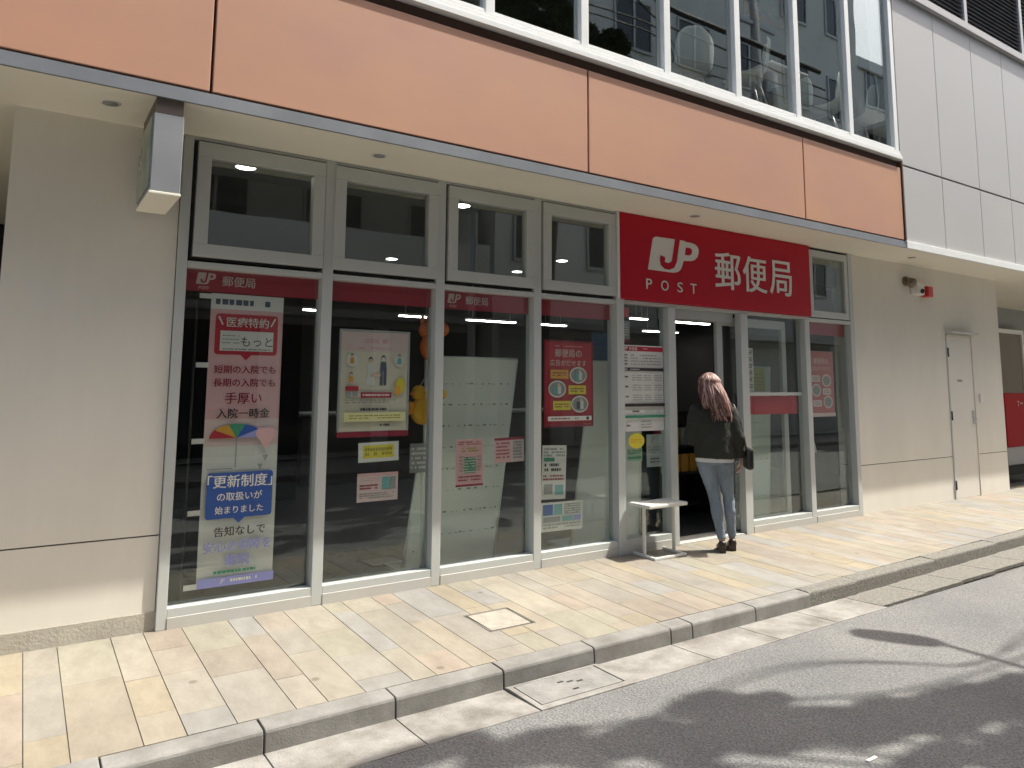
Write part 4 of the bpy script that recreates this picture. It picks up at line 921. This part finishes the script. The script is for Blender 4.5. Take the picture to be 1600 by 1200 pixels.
# ================================================================== THE OTHER SIDE OF THE STREET (seen in the glass, casts the shadows)
OPW = mat('far_wall_pale', (.70, .69, .66), .8, var=.08, vscale=.8); OPW2 = mat('far_wall_brown', (.42, .36, .31), .8, var=.15, vscale=.8); OPW3 = mat('far_wall_grey', (.56, .56, .55), .8, var=.1, vscale=.8)
OPG = mat('far_window_glass', (.03, .035, .04), .08); OPF = mat('far_window_frame', (.45, .45, .45), .4, .3)
def opposite(name, label, x0, x1, y1, h, wm, nwin, floors, ground, balc):
    t = thing(name, label, 'building', ((x0+x1)/2, y1-4, 0))
    MB().box(x0, x1, y1-8, y1, 0, h, wm).build('wall', t)
    MB().box(x0-.1, x1+.1, y1-8.1, y1+.12, h, h+.35, OPF).build('parapet', t)
    fh = (h-3.4)/floors; dx = (x1-x0)/nwin
    for f in range(floors):
        zb = 3.4+f*fh
        for k in range(nwin):
            a = x0+dx*(k+.22); c = x0+dx*(k+.78)
            mb = MB(); mb.box(a, c, y1+.001, y1+.05, zb+.9, zb+.97, OPF); mb.box(a, c, y1+.001, y1+.05, zb+2.2, zb+2.27, OPF)
            for q in (a, (a+c)/2-.03, c-.06): mb.box(q, q+.06, y1+.001, y1+.05, zb+.971, zb+2.199, OPF)
            w_ = mb.build('window', t); MB().box(a+.061, c-.061, y1+.003, y1+.02, zb+.972, zb+2.198, OPG).build('pane', w_)
        if balc:
            mb = MB(); mb.box(x0+.3, x1-.3, y1+.001, y1+1.0, zb+.0, zb+.16, wm); mb.box(x0+.3, x1-.3, y1+.92, y1+1.0, zb+.161, zb+1.05, wm); mb.build('balcony', t)
    mb = MB(); n_ = max(2, nwin)
    for k in range(n_):
        d_ = (x1-x0)/n_; mb = MB(); mb.box(x0+k*d_+.2, x0+(k+1)*d_-.2, y1+.001, y1+.04, .1, 2.6, ground); mb.build('shopfront', t)
    mb = MB(); mb.box(x0+.2, x1-.2, y1+.001, y1+.7, 2.75, 2.9, OPF); mb.build('canopy', t)
opposite('apartment_block', 'brown block across the street mirrored in the shop glass', -14, -3.2, -9.2, 13, OPW2, 5, 4, OPG, False)
opposite('apartment_block', 'grey block with balconies across the street facing the post office', -3, 8.6, -9.4, 13.2, OPW3, 5, 5, OPG, True)
opposite('apartment_block', 'pale tall block across the street mirrored in the corner windows', 8.8, 22, -9.0, 17, OPW, 6, 5, OPF, False)
opposite('apartment_block', 'pale block at the far right end of the street', 22.3, 36, -9.2, 12, OPW, 6, 4, OPG, True)
# shadows on the road: every caster stands at its own height along the sun's ray
def lift(x, y, h): k = (h+.125)/SUN.z; return Vector((x, y, -.125))+SUN*k
POLE = mat('pole_concrete', (.36, .35, .33), .85, var=.1); WIRE = mat('wire_black', (.02, .02, .02), .6); LMP = mat('lamp_housing', (.45, .46, .46), .4, .4)
t = thing('street_lamp', 'grey street lamp with flat oval head on a long arm across the road', 'street lamp', (7.3, -7.4, 0))
a = lift(4.585, -2.02, 4.6); c = lift(4.86, -2.46, 4.6); e = Vector((7.3, -7.4, 4.9))
dv = (c-a); pr = Vector((dv.y, -dv.x, 0)).normalized()
mb = MB(); rr = []
for q, w_, h in ((0, .035, .02), (.06, .085, .05), (.3, .115, .07), (.7, .115, .075), (.92, .085, .06), (1, .04, .035)):
    o_ = a.lerp(c, q); rr.append([o_+pr*(w_*math.cos(an))+Vector((0, 0, h*math.sin(an))) for an in [2*math.pi*k/14 for k in range(14)]])
mb.loft(rr, LMP); mb.build('lamp_head', t)
mb = MB(); mb.tube([c-dv*.02, c+Vector((0, -.6, .02)), c.lerp(e, .6), e], [.022, .024, .03, .035], LMP); mb.build('arm', t)
mb = MB(); mb.tube([(7.3, -7.4, -.05), (7.3, -7.4, 2.5), (7.3, -7.4, 5.0)], [.09, .075, .06], LMP, 14); mb.build('pole', t)
t = thing('utility_pole', 'concrete utility pole carrying the cables across the road', 'utility pole', (15.0, -7.6, 0))
mb = MB(); mb.tube([(15.0, -7.6, -.05), (15.0, -7.6, 6), (15.0, -7.6, 12)], [.17, .15, .11], POLE, 16); mb.build('pole', t)
mb = MB(); mb.box(14.2, 15.8, -7.65, -7.55, 10.6, 10.7, LMP); mb.build('crossarm', t)
mb = MB(); mb.tube([(15.45, -7.6, 8.4), (15.45, -7.6, 9.4)], .26, LMP, 18); mb.build('transformer', t)
def cable(label, pts, h, r):
    q = [lift(x, y, hh) for (x, y), hh in zip(pts, [h+(.3*abs(k/(len(pts)-1)-.5)) for k in range(len(pts))])]
    for _ in range(3):
        z = [q[0]]
        for a_, b_ in zip(q, q[1:]): z += [a_.lerp(b_, .25), a_.lerp(b_, .75)]
        q = z+[q[-1]]
    o = MB().tube(q, r, WIRE, 6).build('overhead_cable'); tag(o, label, 'cable', 'overhead cables along the street')
cable('thin slack cable high over the road, nearest the post office', [(-4, -2.3), (1.5, -2.35), (2.81, -2.17), (3.34, -2.10), (3.84, -2.15), (4.3, -2.43), (4.55, -2.74), (5.4, -2.72), (9, -2.6)], 6.6, .011)
cable('second thin slack cable hanging just beside the nearest one', [(-4, -2.42), (1.5, -2.42), (2.85, -2.22), (3.40, -2.16), (3.90, -2.22), (4.35, -2.50), (4.65, -2.80), (5.5, -2.62), (9, -2.5)], 6.8, .012)
cable('cable dipping toward the middle of the road', [(-4, -2.1), (1.6, -1.95), (2.6, -2.2), (3.3, -2.42), (3.9, -2.72), (4.9, -2.85), (9, -3.0)], 7.4, .018)
cable('thick cable bundle crossing above the road centre', [(-4, -2.5), (1.0, -2.12), (2.5, -2.30), (3.4, -2.70), (4.3, -3.02), (5.5, -3.05), (9, -3.2)], 8.0, .05)
# street tree whose crown throws the soft dark bands on the asphalt
LEAF = mat('leaf', (.055, .09, .03), .7, var=.3, vscale=3); BARK = mat('bark', (.12, .09, .07), .9, var=.3, vscale=8)
t = thing('street_tree', 'leafy street tree at the far kerb whose shade falls on the road', 'tree', (9.0, -7.3, 0))
HT = 6.4
clumps = [(2.95, -2.25, .20, .08), (3.2, -2.40, .16, .05), (3.05, -2.33, .14, .06), (1.55, -1.93, .3, .05), (1.95, -2.12, .3, .07), (2.35, -2.32, .32, .09), (2.7, -2.50, .34, .11), (3.1, -2.66, .36, .12), (3.5, -2.82, .4, .14), (3.95, -2.95, .42, .15), (4.4, -3.06, .45, .15), (4.95, -3.16, .5, .18), (5.6, -3.3, .6, .25),
 (3.35, -3.16, .25, .06), (3.85, -3.30, .35, .07), (2.2, -2.72, .35, .1), (1.7, -2.5, .4, .12), (1.2, -2.3, .4, .13), (6.4, -3.5, .6, .4), (5.0, -3.7, .7, .3), (3.2, -3.7, .8, .3), (1.6, -3.2, .8, .35), (6.0, -4.4, .8, .6), (4.4, -4.6, 1.0, .6), (2.6, -4.6, 1.0, .6), (0.6, -2.9, .5, .25), (5.2, -5.3, .9, .6), (3.6, -5.6, .9, .6)]
rg = random.Random(11); vs = []; fs = []
for (x, y, rx, ry) in clumps:
    n_ = int(4600*min(1.3, rx*ry*5+.12))
    for k in range(n_):
        while True:
            u, v, q = rg.uniform(-1, 1), rg.uniform(-1, 1), rg.uniform(-1, 1)
            if u*u+v*v+q*q < 1: break
        p_ = lift(x+u*rx, y+v*ry, HT+q*.14); s_ = rg.uniform(.04, .075)
        A = Vector((rg.uniform(-1, 1), rg.uniform(-1, 1), rg.uniform(-.5, .5))).normalized(); Bv = A.cross(Vector((rg.uniform(-.4, .4), rg.uniform(-.4, .4), 1))).normalized()
        i0 = len(vs); vs += [p_-A*s_*1.3, p_+Bv*s_*.6, p_+A*s_*1.3, p_-Bv*s_*.6]; fs.append((i0, i0+1, i0+2, i0+3))
mb = MB(); mb.add(vs, fs, LEAF); mb.build('crown', t)
mb = MB(); top = Vector((9.0, -6.9, 6.2)); mb.tube([(9.0, -7.3, -.05), (8.95, -7.25, 2.5), (9.0, -7.1, 4.5), top], [.17, .14, .12, .09], BARK, 14)
for (x, y, rx, ry) in clumps:
    e = lift(x, y, HT); mb.tube([top, top.lerp(e, .5)+Vector((0, 0, -.3)), e], [.05, .028, .01], BARK, 6)
mb.build('trunk', t)
